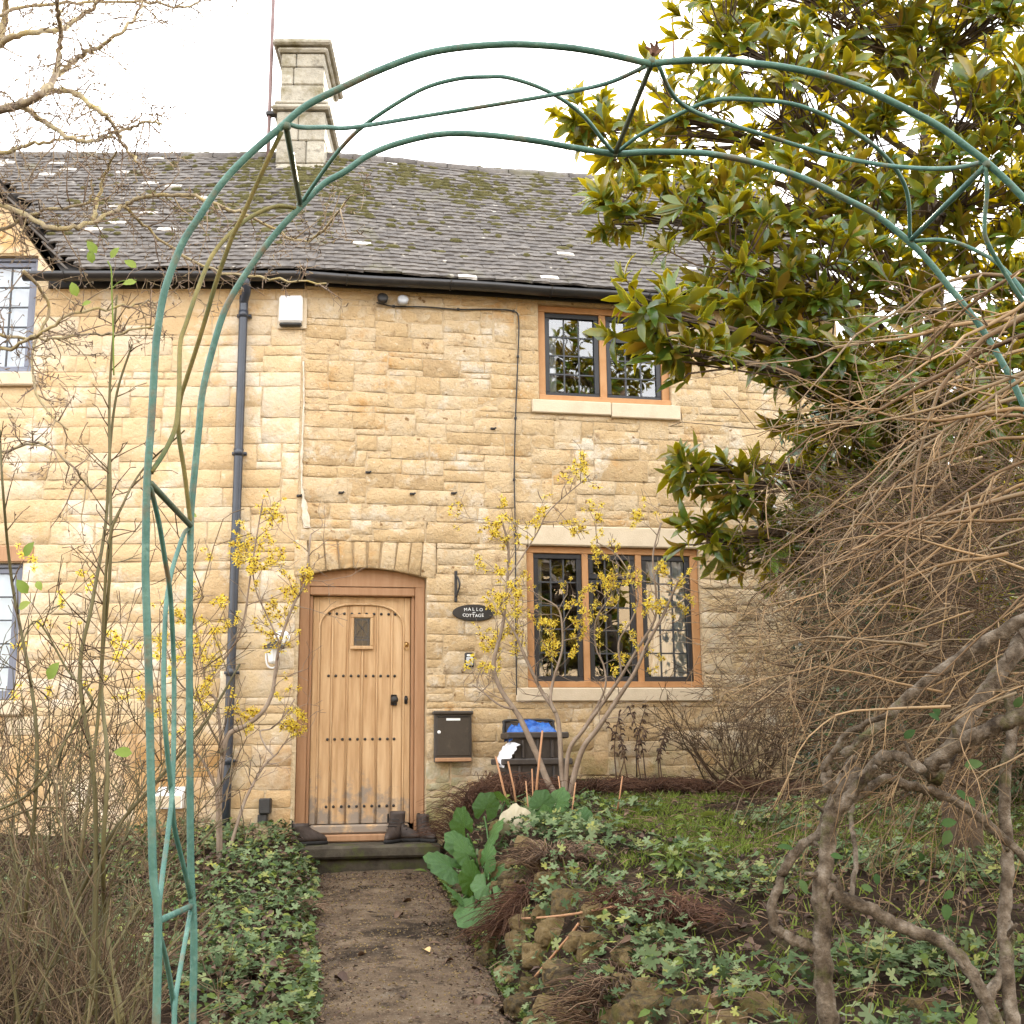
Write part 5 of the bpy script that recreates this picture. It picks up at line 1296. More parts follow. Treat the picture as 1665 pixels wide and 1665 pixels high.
# ---- apple tree with lichen, reaching in from beyond the left edge
R = random.Random(33)
AY = 4.2
tb = np.array([-3.0, AY+.3, ground_z(-3.0, AY+.3)-.05])
apt = thing('apple_tree', 'bare old fruit tree with lichened spurred branches reaching over the roof of the chimney cottage', 'tree', tuple(tb))
cr_ = tb+np.array([.1, 0, 1.9])
part('trunk', MB().tube(resample([tb, tb+(.05, .02, .9), cr_, cr_+(.15, 0, .7)], 4), np.linspace(.13, .08, 13), 10), 'lichen_bark', apt, True)
limbs = [([(-420, 330), (-200, 160), (-60, 92), (0, 71), (41, 55), (98, 47), (127, 31), (163, 0), (200, -40)], .011, 0),
         ([(-420, 400), (-150, 250), (0, 184), (41, 167), (69, 151), (88, 127), (98, 82), (98, 41), (92, 0), (85, -60)], .012, -.2),
         ([(31, 168), (61, 190), (82, 204), (106, 222), (133, 229), (163, 224), (204, 210), (241, 198), (265, 202)], .007, -.2),
         ([(60, 155), (90, 148), (122, 151), (149, 169), (173, 190), (186, 210), (204, 239), (222, 263)], .008, -.15),
         ([(88, 127), (127, 96), (143, 84), (169, 73), (204, 45), (227, 16), (240, -10)], .007, -.1),
         ([(-420, 420), (-150, 290), (0, 251), (41, 237), (86, 229), (120, 225)], .008, .3),
         ([(-420, 460), (-150, 300), (0, 330), (64, 364), (118, 370), (168, 354), (202, 333), (236, 321), (303, 318), (360, 335), (420, 360), (490, 392), (525, 375), (560, 330)], .0075, .1),
         ([(150, 360), (160, 320), (175, 270), (190, 245)], .006, .1), ([(-60, 120), (0, 60), (10, 0), (20, -50)], .014, .4),
         ([(-420, 520), (-150, 600), (0, 570), (60, 545), (120, 510), (200, 498), (260, 490)], .006, .2),
         ([(0, 545), (60, 552), (130, 545), (200, 540), (260, 520)], .0045, .2), ([(40, 440), (80, 500), (55, 560), (60, 640), (110, 700)], .005, .3),
         ([(-420, 620), (-100, 720), (0, 735), (60, 720), (120, 760), (150, 800)], .005, .3), ([(202, 333), (250, 380), (330, 430), (440, 455), (530, 460)], .0045, .15),
         ([(-50, 40), (50, 10), (140, 5), (230, 2), (300, 12), (340, -10)], .0055, .2), ([(-100, 420), (0, 375), (60, 345), (140, 330), (150, 290)], .006, .1)]
tw = []; tp = []
spec = dict(seg=(.06, .05, .035, .03), wig=.24, grav=(0, 0, 0, 0), rmin=.0012, taper=.6, levels=3, kids=[0, (2, 4), (1, 3), 0], ang=(.5, 1.3), ratio=(.35, .7), upb=.1, rr=.65)
for pts, r0, yo in limbs:
    p = [U(x, y, AY+yo+.15*math.sin(i*1.3)) for i, (x, y) in enumerate(pts)]
    if pts[0][0] == -420: p[0] = cr_+np.array([.1, 0, R.uniform(-.2, .6)])
    q = resample(p, 6); q = q + np.array([[R.gauss(0, .004) for _ in range(3)] for _ in q])
    part('branch', MB().tube(q, np.linspace(r0*1.5, max(.0035, r0*.55), len(q))*(1+np.array([.15*mnoise.noise((i*.9, r0*300, 0)) for i in range(len(q))])), 8), 'lichen_bark', apt, True)
    side_twigs(R, q, .0032, .052, spec, tw, tp, 1, (.05, .24), .05)
for P, Rr, lv in list(tw):                 # fruiting spurs
    for p, d_ in zip(P[1:], P[:-1]):
        if R.random() < .35:
            v = unit((R.gauss(0, 1), R.gauss(0, 1), R.gauss(0, 1))); tw.append(([p, tuple(np.array(p)+v*R.uniform(.008, .022))], [.0026, .0020], 3))
part('twigs', emit(tw, (6, 5, 3, 3, 3)), 'apple_twig', apt, True, 'stuff')
print('apple twigs', len(tw))

# ---- rose bush on the left
R = random.Random(57)
rb = np.array([-1.75, 4.6, ground_z(-1.75, 4.6)])
rose = thing('rose_bush', 'tall tangled rose bush with thin green and brown stems left of the arch', 'shrub', tuple(rb))
spec = dict(seg=(.12, .09, .07, .06), wig=.12, grav=(.02, .03, .03, .03), rmin=.0016, taper=.6, levels=3, kids=[(4, 7), (3, 5), (1, 2), 0], ang=(.35, 1.1), ratio=(.28, .48), upb=.7, rr=.62, **{'from': .3})
for i in range(60):
    x = R.uniform(-60, 235) if i < 46 else R.uniform(120, 250); Y = R.uniform(3.9, 5.6); xw = (x-832)/F_PX*Y; z = ground_z(xw, Y)-.03
    runs = []; tips = []
    d = unit((R.gauss(-.08 if x > 100 else .02, .14), R.gauss(0, .15), 1.0)); Lr = R.uniform(.6, 1.2) if i % 4 else R.uniform(1.2, 1.7)
    grow(R, (xw, Y, z), tuple(d), Lr, R.uniform(.0035, .0075), 0, spec, runs, tips)
    runs = [runs[0]]+[q for q in runs[1:] if max(832+F_PX*p[0]/p[1] for p in q[0]) < 425]
    part('stem', MB().tube(*runs[0][:2], 7), 'rose_stem', rose, True)
    part('twigs', emit(runs[1:], (6, 5, 4, 3)), 'rose_stem' if i % 3 == 0 else 'rose_twig', rose, True, 'stuff')
tr = [([(150, 1650), (155, 1300), (130, 1100), (150, 980), (172, 850), (178, 740), (190, 640), (215, 560)], .009), ([(130, 1400), (160, 1160), (175, 900), (200, 820), (235, 760), (300, 700)], .007), ([(40, 1500), (60, 1200), (20, 950), (5, 800), (0, 700)], .008),
      ([(60, 1665), (110, 1500), (180, 1360), (255, 1270), (330, 1180), (390, 1080)], .009), ([(200, 1665), (172, 1500), (168, 1380), (175, 1240), (165, 1100), (180, 900), (178, 650), (190, 480)], .010),
      ([(-30, 1330), (60, 1280), (120, 1180), (150, 1140), (110, 1090), (60, 1010), (30, 1060)], .006), ([(-60, 1360), (0, 1335), (40, 1320), (75, 1312), (110, 1318)], .006), ([(130, 1620), (180, 1550), (240, 1450), (260, 1400)], .006)]
for pts, r0 in tr:
    q = resample([U(x, y, 4.4+.1*math.sin(x)) for x, y in pts], 6); g0 = q[0]
    part('stem', MB().tube(q, np.linspace(r0, r0*.45, len(q)), 7), 'rose_stem', rose, True)
    runs = []; side_twigs(R, q[6:], .003, .10, dict(spec, kids=[0, (1, 2), (0, 1), 0], levels=3), runs, [], 1, (.06, .17), .4)
    part('twigs', emit(runs, (6, 5, 4, 3)), 'rose_twig', rose, True, 'stuff')
runs = []
for i in range(620):                       # dense dead undergrowth
    Y = R.uniform(4.3, 6.0); x = (R.uniform(-80, 240)-832)/F_PX*Y; z = ground_z(x, Y)
    grow(R, (x, Y, z), tuple(unit((R.gauss(0, .5), R.gauss(0, .4), 1))), R.uniform(.25, .95)*(.7 if x > -2.0 else 1), .0042, 2, dict(spec, wig=.2, kids=[0, 0, (3, 6), 0], ang=(.4, 1.2), ratio=(.25, .5)), runs, [])
part('undergrowth', emit(runs, (4, 4, 3, 3)), 'rose_twig', rose, True, 'stuff')
RV, RF, RMI = leaf_tmpl(1.0, .62, 4, .06, .12, False, .5)
rlm = MB().add(RV, RF).mesh('leaf', 'rose_leaf', True)
for (x, y, s_, a) in ((157, 412, .055, 2.2), (180, 420, .05, .9), (150, 428, .05, 1.7), (222, 435, .05, 2.6), (222, 458, .05, -2.9), (125, 482, .055, 1.9), (148, 490, .035, -2.6), (40, 905, .06, 1), (45, 965, .06, 2.2), (30, 990, .05, .5), (78, 1105, .07, 1.0), (215, 1225, .06, 3.0), (320, 840, .03, 2.8), (60, 945, .04, -1)):
    p = U(x, y, 4.1); d = np.array([math.cos(a), -.3, math.sin(a)]); xx, yy, zz = aim(d, (0, -1, .4))
    link('leaf', rlm, rose, Matrix(frame(xx, yy, zz, p, s_).tolist()))
q = resample([U(x, y, 4.1) for x, y in ((185, 610), (184, 540), (182, 480), (181, 440), (175, 425))], 5)
part('stem', MB().tube(q, .0028, 6), 'rose_leaf', rose, True); part('stem', MB().tube(resample([U(x, y, 4.1) for x, y in ((182, 470), (195, 458), (222, 455))], 4), .002, 5), 'rose_leaf', rose, True)
for i in range(26):                        # the few yellow blossoms that show among the stems
    p = U(R.uniform(10, 240), R.uniform(880, 1130), R.uniform(5.6, 6.6))
    link('blossom', R.choice(blos), rose, Matrix.Translation(Vector(p)) @ Matrix.Rotation(R.random()*6, 4, (R.random(), 1, R.random())) @ Matrix.Scale(.75, 4))

# ---- big arching shrub on the right
R = random.Random(77)
SY = 3.7
sb = np.array([.95, SY, ground_z(.95, SY)])
shrub = thing('arching_shrub', 'overgrown leafless shrub with gnarled grey limbs and arching brown canes', 'shrub', tuple(sb))
def limb(pts, r0, r1, Y=SY, yo=0.0, mt='bark_grey', root=False):
    p = [U(x, y, Y+yo*i/(len(pts)-1)) for i, (x, y) in enumerate(pts)]
    if root: b = p[0].copy(); b[2] = ground_z(b[0], b[1])-.08; p = [b]+p
    q = resample(p, 7); q = q+np.array([[R.gauss(0, .0022) for _ in range(3)] for _ in q])
    rr = np.linspace(r0, r1, len(q))*(1+np.array([.16*mnoise.noise((i*.45, r0*90, 0))+.10*mnoise.noise((i*1.3, r0*90, 4)) for i in range(len(q))]))
    for _ in range(max(1, len(q)//14)):     # snags
        i = R.randrange(2, len(q)-2); v = unit((R.gauss(0, 1), -.5, R.gauss(.2, 1))); part('snag', MB().tube([q[i], q[i]+v*(rr[i]+.012), q[i]+v*(rr[i]+R.uniform(.02, .06))], [rr[i]*.5, rr[i]*.38, rr[i]*.25], 6), mt, shrub, True)
    part('limb', MB().tube(q, rr, 12), mt, shrub, True); return q
limb([(1350, 1700), (1340, 1600), (1337, 1500), (1335, 1440), (1345, 1385), (1350, 1330), (1372, 1290), (1400, 1250)], .031, .020, root=True)
limb([(1352, 1330), (1385, 1290), (1420, 1245), (1440, 1228), (1470, 1232), (1500, 1255)], .020, .014, yo=-.15)
limb([(1350, 1322), (1390, 1295), (1440, 1268), (1480, 1278), (1530, 1292), (1600, 1335), (1680, 1410)], .016, .013, yo=.1)
limb([(1512, 1262), (1518, 1240), (1560, 1210), (1615, 1182), (1660, 1165), (1740, 1135)], .024, .022, yo=-.2)
limb([(1370, 1230), (1430, 1180), (1480, 1130), (1560, 1070), (1640, 1022), (1740, 965)], .014, .021, yo=-.1)
limb([(1520, 1270), (1560, 1190), (1600, 1130), (1650, 1060), (1720, 960)], .022, .028, yo=.3)
limb([(1340, 1440), (1375, 1462), (1420, 1482), (1470, 1510), (1530, 1530), (1575, 1575), (1615, 1650), (1640, 1720)], .020, .017, yo=-.1)
limb([(1335, 1545), (1290, 1528), (1262, 1510), (1255, 1480), (1265, 1445), (1280, 1405), (1305, 1375), (1335, 1350), (1352, 1300), (1390, 1230)], .017, .012, yo=.1)
limb([(1650, 1700), (1640, 1600), (1634, 1500), (1640, 1400), (1632, 1300), (1645, 1190), (1640, 1120)], .022, .016, yo=.2, root=True)
limb([(1590, 1690), (1610, 1620), (1640, 1555), (1640, 1500)], .018, .015, yo=.1)
limb([(1365, 1290), (1345, 1270), (1345, 1245)], .018, .016)
limb([(1340, 1250), (1370, 1200), (1400, 1180), (1450, 1160)], .010, .008, yo=-.2)
limb([(1380, 1480), (1390, 1400), (1383, 1330), (1390, 1280)], .008, .007, yo=.5)
cspec = dict(seg=(.065, .045, .04), wig=.125, grav=(.55, .9, 1.2), rmin=.0010, taper=.85, levels=2, kids=[(9, 15), (1, 3), 0], ang=(.35, 1.1), ratio=(.08, .26), upb=.0, rr=.6, **{'from': .15})
tw = []
def cane(x, y, Y, ang, L, r, droop):
    d = (-math.cos(ang)*.95, R.gauss(-.02, .18), math.sin(ang)); runs = []
    grow(R, tuple(U(x, y, Y)), tuple(unit(d)), L, r, 0, dict(cspec, grav=(droop, droop*1.5, 1.2)), runs, [])
    return runs
canes = [(1770, 400, 2.2, -.2, .65, .0045, .5), (1780, 520, 2.15, -.05, .7, .006, .8), (1775, 600, 2.25, -.1, .65, .005, .7), (1770, 680, 2.2, .1, .6, .0055, 1.0), (1765, 740, 2.2, -.2, .6, .004, .6), (1760, 480, 2.25, -.15, .75, .0065, .5), (1770, 430, 2.2, -.25, .7, .005, .4), (1760, 560, 2.3, -.3, .7, .005, .4), (1720, 470, 3.6, .05, 1.15, .0075, .35), (1720, 500, 3.5, -.15, 1.0, .0085, .35), (1700, 560, 3.7, -.1, .95, .006, .3), (1720, 640, 3.4, .18, 1.0, .0065, .75), (1700, 720, 3.6, .3, .9, .006, .8), (1700, 690, 3.5, .1, .95, .007, .6),
         (1720, 800, 3.3, .1, .9, .0075, .9), (1700, 850, 3.5, .25, .95, .006, .9), (1640, 900, 3.4, .1, .8, .006, .8), (1700, 940, 3.6, .35, .8, .006, 1.2), (1720, 770, 3.8, -.1, 1.1, .006, .4), (1680, 610, 4.0, -.3, 1.2, .006, .2)]
for i in range(120):
    y = 470+760*R.random()**.8; x = R.uniform(1480, 1800); Y = R.uniform(3.5, 5.0)
    canes.append((x, y, Y, R.uniform(-.75, .35), R.uniform(.45, 1.0)*(1.1 if y > 700 else .75)*Y/4, R.uniform(.0024, .0052), R.uniform(.3, 1.3)))
allr = []
for i, c in enumerate(canes):
    runs = cane(*c)
    if i < 90: part('cane', MB().tube(*runs[0][:2], 6), 'cane', shrub, True); allr += runs[1:]
    else: allr += runs
part('twigs', emit(allr, (5, 4, 3)), 'cane', shrub, True, 'stuff')
runs = []
tspec = dict(cspec, wig=.2, kids=[(3, 6), (0, 2), 0], grav=(.5, .6, .6), ratio=(.3, .6))
for i in range(1000):                       # inner tangle, behind the canes
    Y = R.uniform(4.0, 6.0); y = R.uniform(760, 1290); xl = 1270 + max(0, (1000-y))*.45; x = xl+(1750-xl)*R.random()**.8
    a = R.uniform(-.7, .8); d = unit((-math.cos(a) if R.random() < .75 else math.cos(a), R.gauss(0, .35), math.sin(a)))
    grow(R, tuple(U(x, y, Y)), tuple(d), R.uniform(.18, .5), R.uniform(.0018, .004), 0, tspec, runs, [])
part('tangle', emit(runs, (4, 3, 3)), 'tangle', shrub, True, 'stuff')
print('shrub runs', len(allr), len(runs))
blm = MB().add(*leaf_tmpl(1.0, .6, 5, .05, .1, False, .5)[:2]).mesh('leaf', 'bramble_leaf', True)
for (x, y) in ((1568, 1245), (1555, 1285), (1575, 1295), (1510, 1160), (1520, 1148), (1470, 1200), (1530, 1340), (1545, 1350), (1400, 1440), (1425, 1420), (1550, 1450), (1540, 1470), (1500, 1400), (1350, 1390), (1300, 1430), (1290, 1380), (1650, 1150)):
    p = U(x, y, SY-.12+R.uniform(-.1, .1)); xx, yy, zz = aim((R.gauss(0, 1), -.4, R.gauss(-.2, .7)), (0, -1, .6), R.gauss(0, .3))
    link('leaf', blm, shrub, Matrix(frame(xx, yy, zz, p, R.uniform(.03, .052)).tolist()))

# ---- evergreen hedge behind, closing the right side of the garden
def leaf_cloud(name, boxes, n, tmpl, mts, size, parent=None, seed=1):
    R = np.random.default_rng(seed); A = []
    for (lo, hi), k in zip(boxes, n):
        p = R.uniform(lo, hi, (k, 3)); d = R.normal(0, 1, (k, 3)); d /= np.linalg.norm(d, axis=1)[:, None]
        for i in range(k):
            x, y, z = aim(d[i]+np.array([0, -.2, .1]), (0, -.4, 1), R.normal(0, .5)); A.append(frame(x, y, z, p[i]+.1*np.sin(p[i]*4), R.uniform(*size)))
    V, F, MI = tmpl; o = link(name, instanced(name, V, F, MI, mts, A, True), parent); o['kind'] = 'stuff'; return o
HV = leaf_tmpl(1.0, .42, 2, .1, .15, False)
hg = thing('evergreen_hedge', 'dark evergreen hedge behind the arching shrub beyond the cottage gable', 'hedge', (4.6, 9.0, .5))
leaf_cloud('foliage', [((2.75, 8.3, .45), (7.5, 9.9, 2.9)), ((3.3, 8.5, 2.7), (7.5, 10.0, 3.7)), ((4.0, 6.5, .3), (7.5, 8.2, 2.9)), ((2.3, 9.0, .4), (3.6, 10.2, 3.5))], (11500, 5200, 5200, 6500), HV, ['hedge_leaf'], (.07, .14), hg, 3)
runs = []; R = random.Random(5)
for i in range(26):
    x, y = R.uniform(3.6, 7.2), R.uniform(7.4, 9.4); grow(R, (x, y, .35), (R.gauss(0, .2), R.gauss(0, .2), 1), 2.0, .03, 0, dict(cspec, grav=(0, 0, 0), kids=[(4, 6), 0, 0]), runs, [])
part('stems', emit(runs, (6, 4, 3)), 'magnolia_bark', hg, True, 'stuff')
part('core', MB().box((3.1, 9.0, .2), (7.4, 9.7, 2.6), None, 0, .2), 'hedge_leaf', hg); part('core', MB().box((2.6, 9.45, .2), (3.7, 9.85, 3.1), None, 0, .15), 'hedge_leaf', hg)
# small twiggy shrub below the gable-side window edge
R = random.Random(15); b = UG(1215, 1290)
tb_ = thing('twiggy_shrub', 'low bare twiggy shrub against the wall right of the ground floor oak window', 'shrub', tuple(b)); runs = []
for i in range(34):
    grow(R, (b[0]+R.gauss(0, .16), b[1]+R.gauss(.2, .15), b[2]), tuple(unit((R.gauss(-.1, .5), R.gauss(0, .3), 1))), R.uniform(.4, 1.0), .007, 0, dict(seg=(.07, .05, .04), wig=.13, grav=(.05, 0, 0), rmin=.0022, taper=.6, levels=2, kids=[(6, 10), (2, 4), 0], ang=(.4, 1.0), ratio=(.2, .4), upb=.4, rr=.6), runs, [])
for P_, r_, lv in runs[:]:
    if lv == 0: part('stem', MB().tube(P_, r_, 6), 'tangle', tb_, True)
part('twigs', emit([q for q in runs if q[2] > 0], (5, 4, 3)), 'tangle', tb_, True, 'stuff')

# ---- dried clumps along the foot of the wall and on the bank
def clump(label, x, y, rad, h, n, mt, seed, name='dried_plant', arch=1.5, group='dried plant clumps'):
    R = random.Random(seed); c = UG(x, y); t = thing(name, label, 'dried plant', tuple(c), group); mb = MB()
    for i in range(n):
        a = R.random()*6.28; r0 = rad*.45*R.random()**.5; p = np.array([c[0]+r0*math.cos(a), c[1]+r0*math.sin(a)*.8, 0]); p[2] = ground_z(p[0], p[1])-.01
        a2 = a+R.gauss(0, .6); out = R.uniform(.3, 1.1)*rad; hh = h*R.uniform(.4, 1.1); pts = []
        for k in range(5):
            s_ = k/4; pts.append(p+np.array([math.cos(a2)*out*s_, math.sin(a2)*out*s_, hh*(s_*2.0-arch*s_*s_)])+np.array([R.gauss(0, .008) for _ in range(3)]))
        mb.tube(pts, [.0032, .003, .0026, .002, .0012], 3, 0, False)
    part('strands', mb, mt, t, True, 'stuff'); return t
clump('dark red-brown dried fern mound at the letterbox wall foot', 770, 1310, .38, .24, 420, 'dead_fern', 1)
clump('dark red-brown dried fern mound beside the recycling boxes', 835, 1300, .34, .22, 340, 'dead_fern', 2)
clump('dark dried fern mound below the witch hazel at the oak window', 960, 1285, .40, .15, 230, 'dead_fern', 3)
clump('dark dried fern mound under the middle of the ground floor oak window', 1060, 1285, .40, .15, 230, 'dead_fern', 4)
clump('dark dried fern mound below the right end of the ground floor oak window', 1150, 1285, .40, .15, 230, 'dead_fern', 5)
clump('dark dried fern mound below the twiggy shrub', 1250, 1290, .42, .15, 230, 'dead_fern', 6)
clump('trailing purple-brown grass tuft hanging over the rockery edge', 860, 1455, .30, .10, 520, 'dead_fern', 7, 'dried_plant', 2.6)
clump('straw brown dead grass tuft behind the rockery stones', 900, 1400, .26, .16, 380, 'litter', 8)
clump('rusty dead flower heads beside the ochre rockery stones', 1030, 1480, .20, .14, 300, 'dead_fern', 9)
clump('rusty dead clump among the green cover right of the rockery stones', 1090, 1500, .22, .15, 300, 'dead_fern', 10)
clump('brown dead tuft on the path edge of the green bed', 470, 1480, .22, .12, 260, 'litter', 12)
clump('dark dead tuft low on the green bed by the arch', 400, 1580, .26, .10, 300, 'dead_fern', 13)
clump('brown dead grass sprawl at the lower end of the rockery', 1000, 1600, .26, .10, 420, 'litter', 14)
# dead flower stalks by the wall
R = random.Random(3); b = UG(1045, 1270); t = thing('seed_stalk', 'dry brown curled flower stalks below the ground floor oak window', 'dried plant', tuple(b))
for i in range(9):
    x0 = b[0]+R.uniform(-.22, .22); y0 = b[1]+R.uniform(0, .2); h = R.uniform(.35, .62); z0 = ground_z(x0, y0)
    pts = resample([(x0, y0, z0), (x0+R.gauss(0, .03), y0, z0+h*.5), (x0+R.gauss(0, .06), y0, z0+h)], 5)
    mb = MB().tube(pts, np.linspace(.006, .003, len(pts)), 5)
    for p in pts[4:]:
        for k in range(2):
            v = unit((R.gauss(0, 1), R.gauss(0, .6), R.gauss(-.3, .5))); mb.tube([p, p+v*.025, p+v*.04+np.array([0, 0, -.02])], [.006, .009, .002], 4)
    part('stalk', mb, 'dead_leaf', t, True)
# cut stems
t = thing('cut_stems', 'pale pruned stems standing upright beside the recycling boxes', 'pruned stems', tuple(UG(850, 1320)))
for (x0, y0, x1, y1, r_, Y) in ((832, 1330, 806, 1230, .009, 8.75), (842, 1325, 826, 1238, .008, 8.8), (868, 1345, 882, 1188, .009, 8.6), (868, 1340, 865, 1250, .006, 8.7), (925, 1330, 908, 1262, .006, 8.6), (930, 1360, 936, 1272, .006, 8.5), (865, 1345, 855, 1270, .005, 8.5), (872, 1350, 868, 1290, .005, 8.4), (1000, 1335, 1012, 1262, .006, 8.6)):
    p0, p1 = U(x0, y0, Y), U(x1, y1, Y); p0[2] = min(p0[2], ground_z(p0[0], p0[1])-.02)
    part('stem', MB().tube([p0, (p0+p1)/2+np.array([R.gauss(0, .008), 0, 0]), p1], [r_, r_*.9, r_*.75], 6), 'cut_stem', t, True)

# ---- elephant-ear clump by the path
BV = []; BF = []; nr, ns = 6, 36
for k in range(nr+1):
    r_ = k/nr
    for j in range(ns+1):
        a = -2.75 + 5.5*j/ns; rr = r_*(1+.06*math.sin(a*7))*(.92+.08*math.cos(a)); x, y = math.sin(a)*rr*.92, math.cos(a)*rr*1.05+.55
        BV.append((x, y, -.22*rr*rr*(.6+.4*math.cos(a)) + .045*math.sin(a*13)*r_*r_ + .05*math.sin(a*3+1)*r_ + .02*math.sin(5*x+3*y)))
for k in range(nr):
    for j in range(ns): q = k*(ns+1)+j; BF.append((q, q+ns+1, q+ns+2, q+1))
bme = [MB().add(BV, BF).mesh('leaf', 'bergenia', True), MB().add(BV, BF).mesh('leaf', 'bergenia_dry', True)]
R = random.Random(9)
bc = UG(800, 1400); berg = thing('elephant_ear_plant', 'clump of large round glossy green leaves spilling over the path edge', 'plant', tuple(bc))
for (x, y, s_, a, Y, dry) in ((755, 1345, .135, -.3, 8.15, 0), (790, 1315, .105, .2, 8.4, 0), (733, 1410, .150, -.9, 7.8, 0), (760, 1390, .115, -.6, 7.9, 0), (790, 1400, .115, .3, 7.8, 0), (768, 1430, .12, -.3, 7.7, 0), (745, 1455, .115, -.5, 7.6, 0), (800, 1355, .12, .5, 8.1, 0), (835, 1345, .14, .4, 8.1, 1), (770, 1480, .125, -2.6, 7.5, 0),
        (815, 1425, .10, .8, 7.7, 0), (880, 1310, .10, .1, 8.3, 0), (905, 1305, .105, .6, 8.3, 0), (890, 1335, .10, -.2, 8.1, 0), (945, 1335, .09, .5, 8.1, 0), (925, 1365, .095, .2, 8.0, 0), (880, 1365, .08, -.3, 8.0, 0), (955, 1360, .08, .9, 8.0, 0), (820, 1300, .09, -.1, 8.5, 0), (750, 1375, .12, -.8, 8.0, 0), (805, 1465, .11, 2.6, 7.5, 0), (790, 1440, .10, -2.8, 7.6, 0),
        (715, 1400, .10, -1.2, 7.9, 0), (870, 1385, .085, .4, 7.9, 0), (840, 1400, .09, 1.4, 7.8, 0)):
    p = U(x, y, Y); gz_ = ground_z(p[0], p[1]); d = np.array([math.sin(a), -.55+R.gauss(0, .2), math.cos(a)*.75]); n_ = np.array([R.gauss(0, .25), -.75, .65])
    xx, yy, zz = aim(d, n_, R.gauss(0, .2)); M = frame(xx, yy, zz, p-unit(d)*s_*.55, s_)
    link('leaf', bme[dry], berg, Matrix(M.tolist()))
    q0 = np.array([bc[0]*.6+p[0]*.4, bc[1]*.6+p[1]*.4+.05, 0]); q0[2] = ground_z(q0[0], q0[1]); q1 = M[:3, 3]+M[:3, 1]*.0+unit(d)*s_*.05
    part('stalk', MB().tube(resample([q0, (q0+q1)/2+np.array([0, .02, .04]), q1], 4), .0065, 6), 'bergenia', berg, True)

# ---- hellebore clumps
HT = leaf_tmpl(1.0, .30, 4, .08, .35, False)
hme = MB().add(HT[0], HT[1]).mesh('leaf', 'hellebore', True)
for lab, (x, y), n in (('bright yellow-green hellebore leaves beside the rusty dead flower heads', (1100, 1425), 26), ('small pale green leafy plant at the edge of the mossy lawn', (1125, 1365), 16)):
    c = UG(x, y); t = thing('hellebore', lab, 'plant', tuple(c), 'hellebores on the right bed')
    for i in range(n):
        a = R.random()*6.28; h = R.uniform(.04, .15); p = c+np.array([math.cos(a)*.05, math.sin(a)*.05, h]); xx, yy, zz = aim((math.cos(a), math.sin(a), R.uniform(-.1, .5)), (0, 0, 1), R.gauss(0, .3))
        link('leaf', hme, t, Matrix(frame(xx, yy, zz, p, R.uniform(.07, .12)).tolist()))
        part('stalk', MB().tube([c, (c+p)/2, p], .0025, 4), 'hellebore', t)

# ---- rockery
def rock_mesh(seed):
    R = random.Random(seed); import bmesh
    bm = bmesh.new(); bmesh.ops.create_icosphere(bm, subdivisions=4, radius=1.0)
    for v in bm.verts:
        p = v.co.normalized(); k = 1+.34*mnoise.noise(p*1.4+Vector((seed*3.1, 0, 0)))+.20*mnoise.noise(p*3.2+Vector((0, seed, 0)))+.10*mnoise.noise(p*7+Vector((seed, 0, 0)))+.05*mnoise.noise(p*15)
        q = p*k; q = Vector((max(-.95, min(.95, q.x)), max(-.9, min(.9, q.y)), max(-.75, min(.80, q.z)))); v.co = q
    me = bpy.data.meshes.new('stone'); bm.to_mesh(me); bm.free(); me.materials.append(MATS['rock'])
    for p in me.polygons: p.use_smooth = True
    return me
rms = [rock_mesh(i) for i in range(7)]
rk = thing('rockery', 'mossy rough stone rockery edging the raised bed along the path', 'rockery', tuple(UG(900, 1560)))
R = random.Random(41)
RS = [(935, 1462, 62), (985, 1480, 66), (835, 1580, 50), (880, 1545, 55), (925, 1580, 60), (975, 1530, 60), (905, 1510, 55), (850, 1525, 45), (960, 1625, 62), (900, 1630, 55), (1020, 1600, 50), (1050, 1650, 70), (880, 1680, 60), (1130, 1640, 60), (1240, 1640, 62), (1180, 1665, 60), (1100, 1690, 60), (960, 1690, 55), (1000, 1655, 45), (815, 1520, 40), (790, 1480, 36), (760, 1440, 30), (1500, 1640, 60), (1290, 1660, 40), (830, 1480, 42), (870, 1600, 40), (1030, 1540, 40)]
for (x, y, s_) in RS:
    p = UG(x, y); r_ = s_*.56*p[1]/F_PX; M = Matrix.Translation(Vector(p)+Vector((0, .03, -r_*.35))) @ Matrix.Rotation(R.uniform(-.4, .4), 4, 'X') @ Matrix.Rotation(R.random()*6.28, 4, 'Z') @ Matrix.Diagonal((r_*R.uniform(1.0, 1.4), r_*R.uniform(.9, 1.2), r_*R.uniform(.8, 1.1), 1))
    link('stone', R.choice(rms), rk, M)
for i in range(46):
    y = R.uniform(3.3, 8.6); d = R.uniform(.46, .82); x = path_x(y)+d; r_ = R.uniform(.035, .085)
    M = Matrix.Translation(Vector((x, y, ground_z(x, y)+.0))) @ Matrix.Rotation(R.random()*6.28, 4, 'Z') @ Matrix.Rotation(R.uniform(-.5, .5), 4, 'X') @ Matrix.Diagonal((r_*1.25, r_, r_*.85, 1))
    link('stone', R.choice(rms), rk, M)

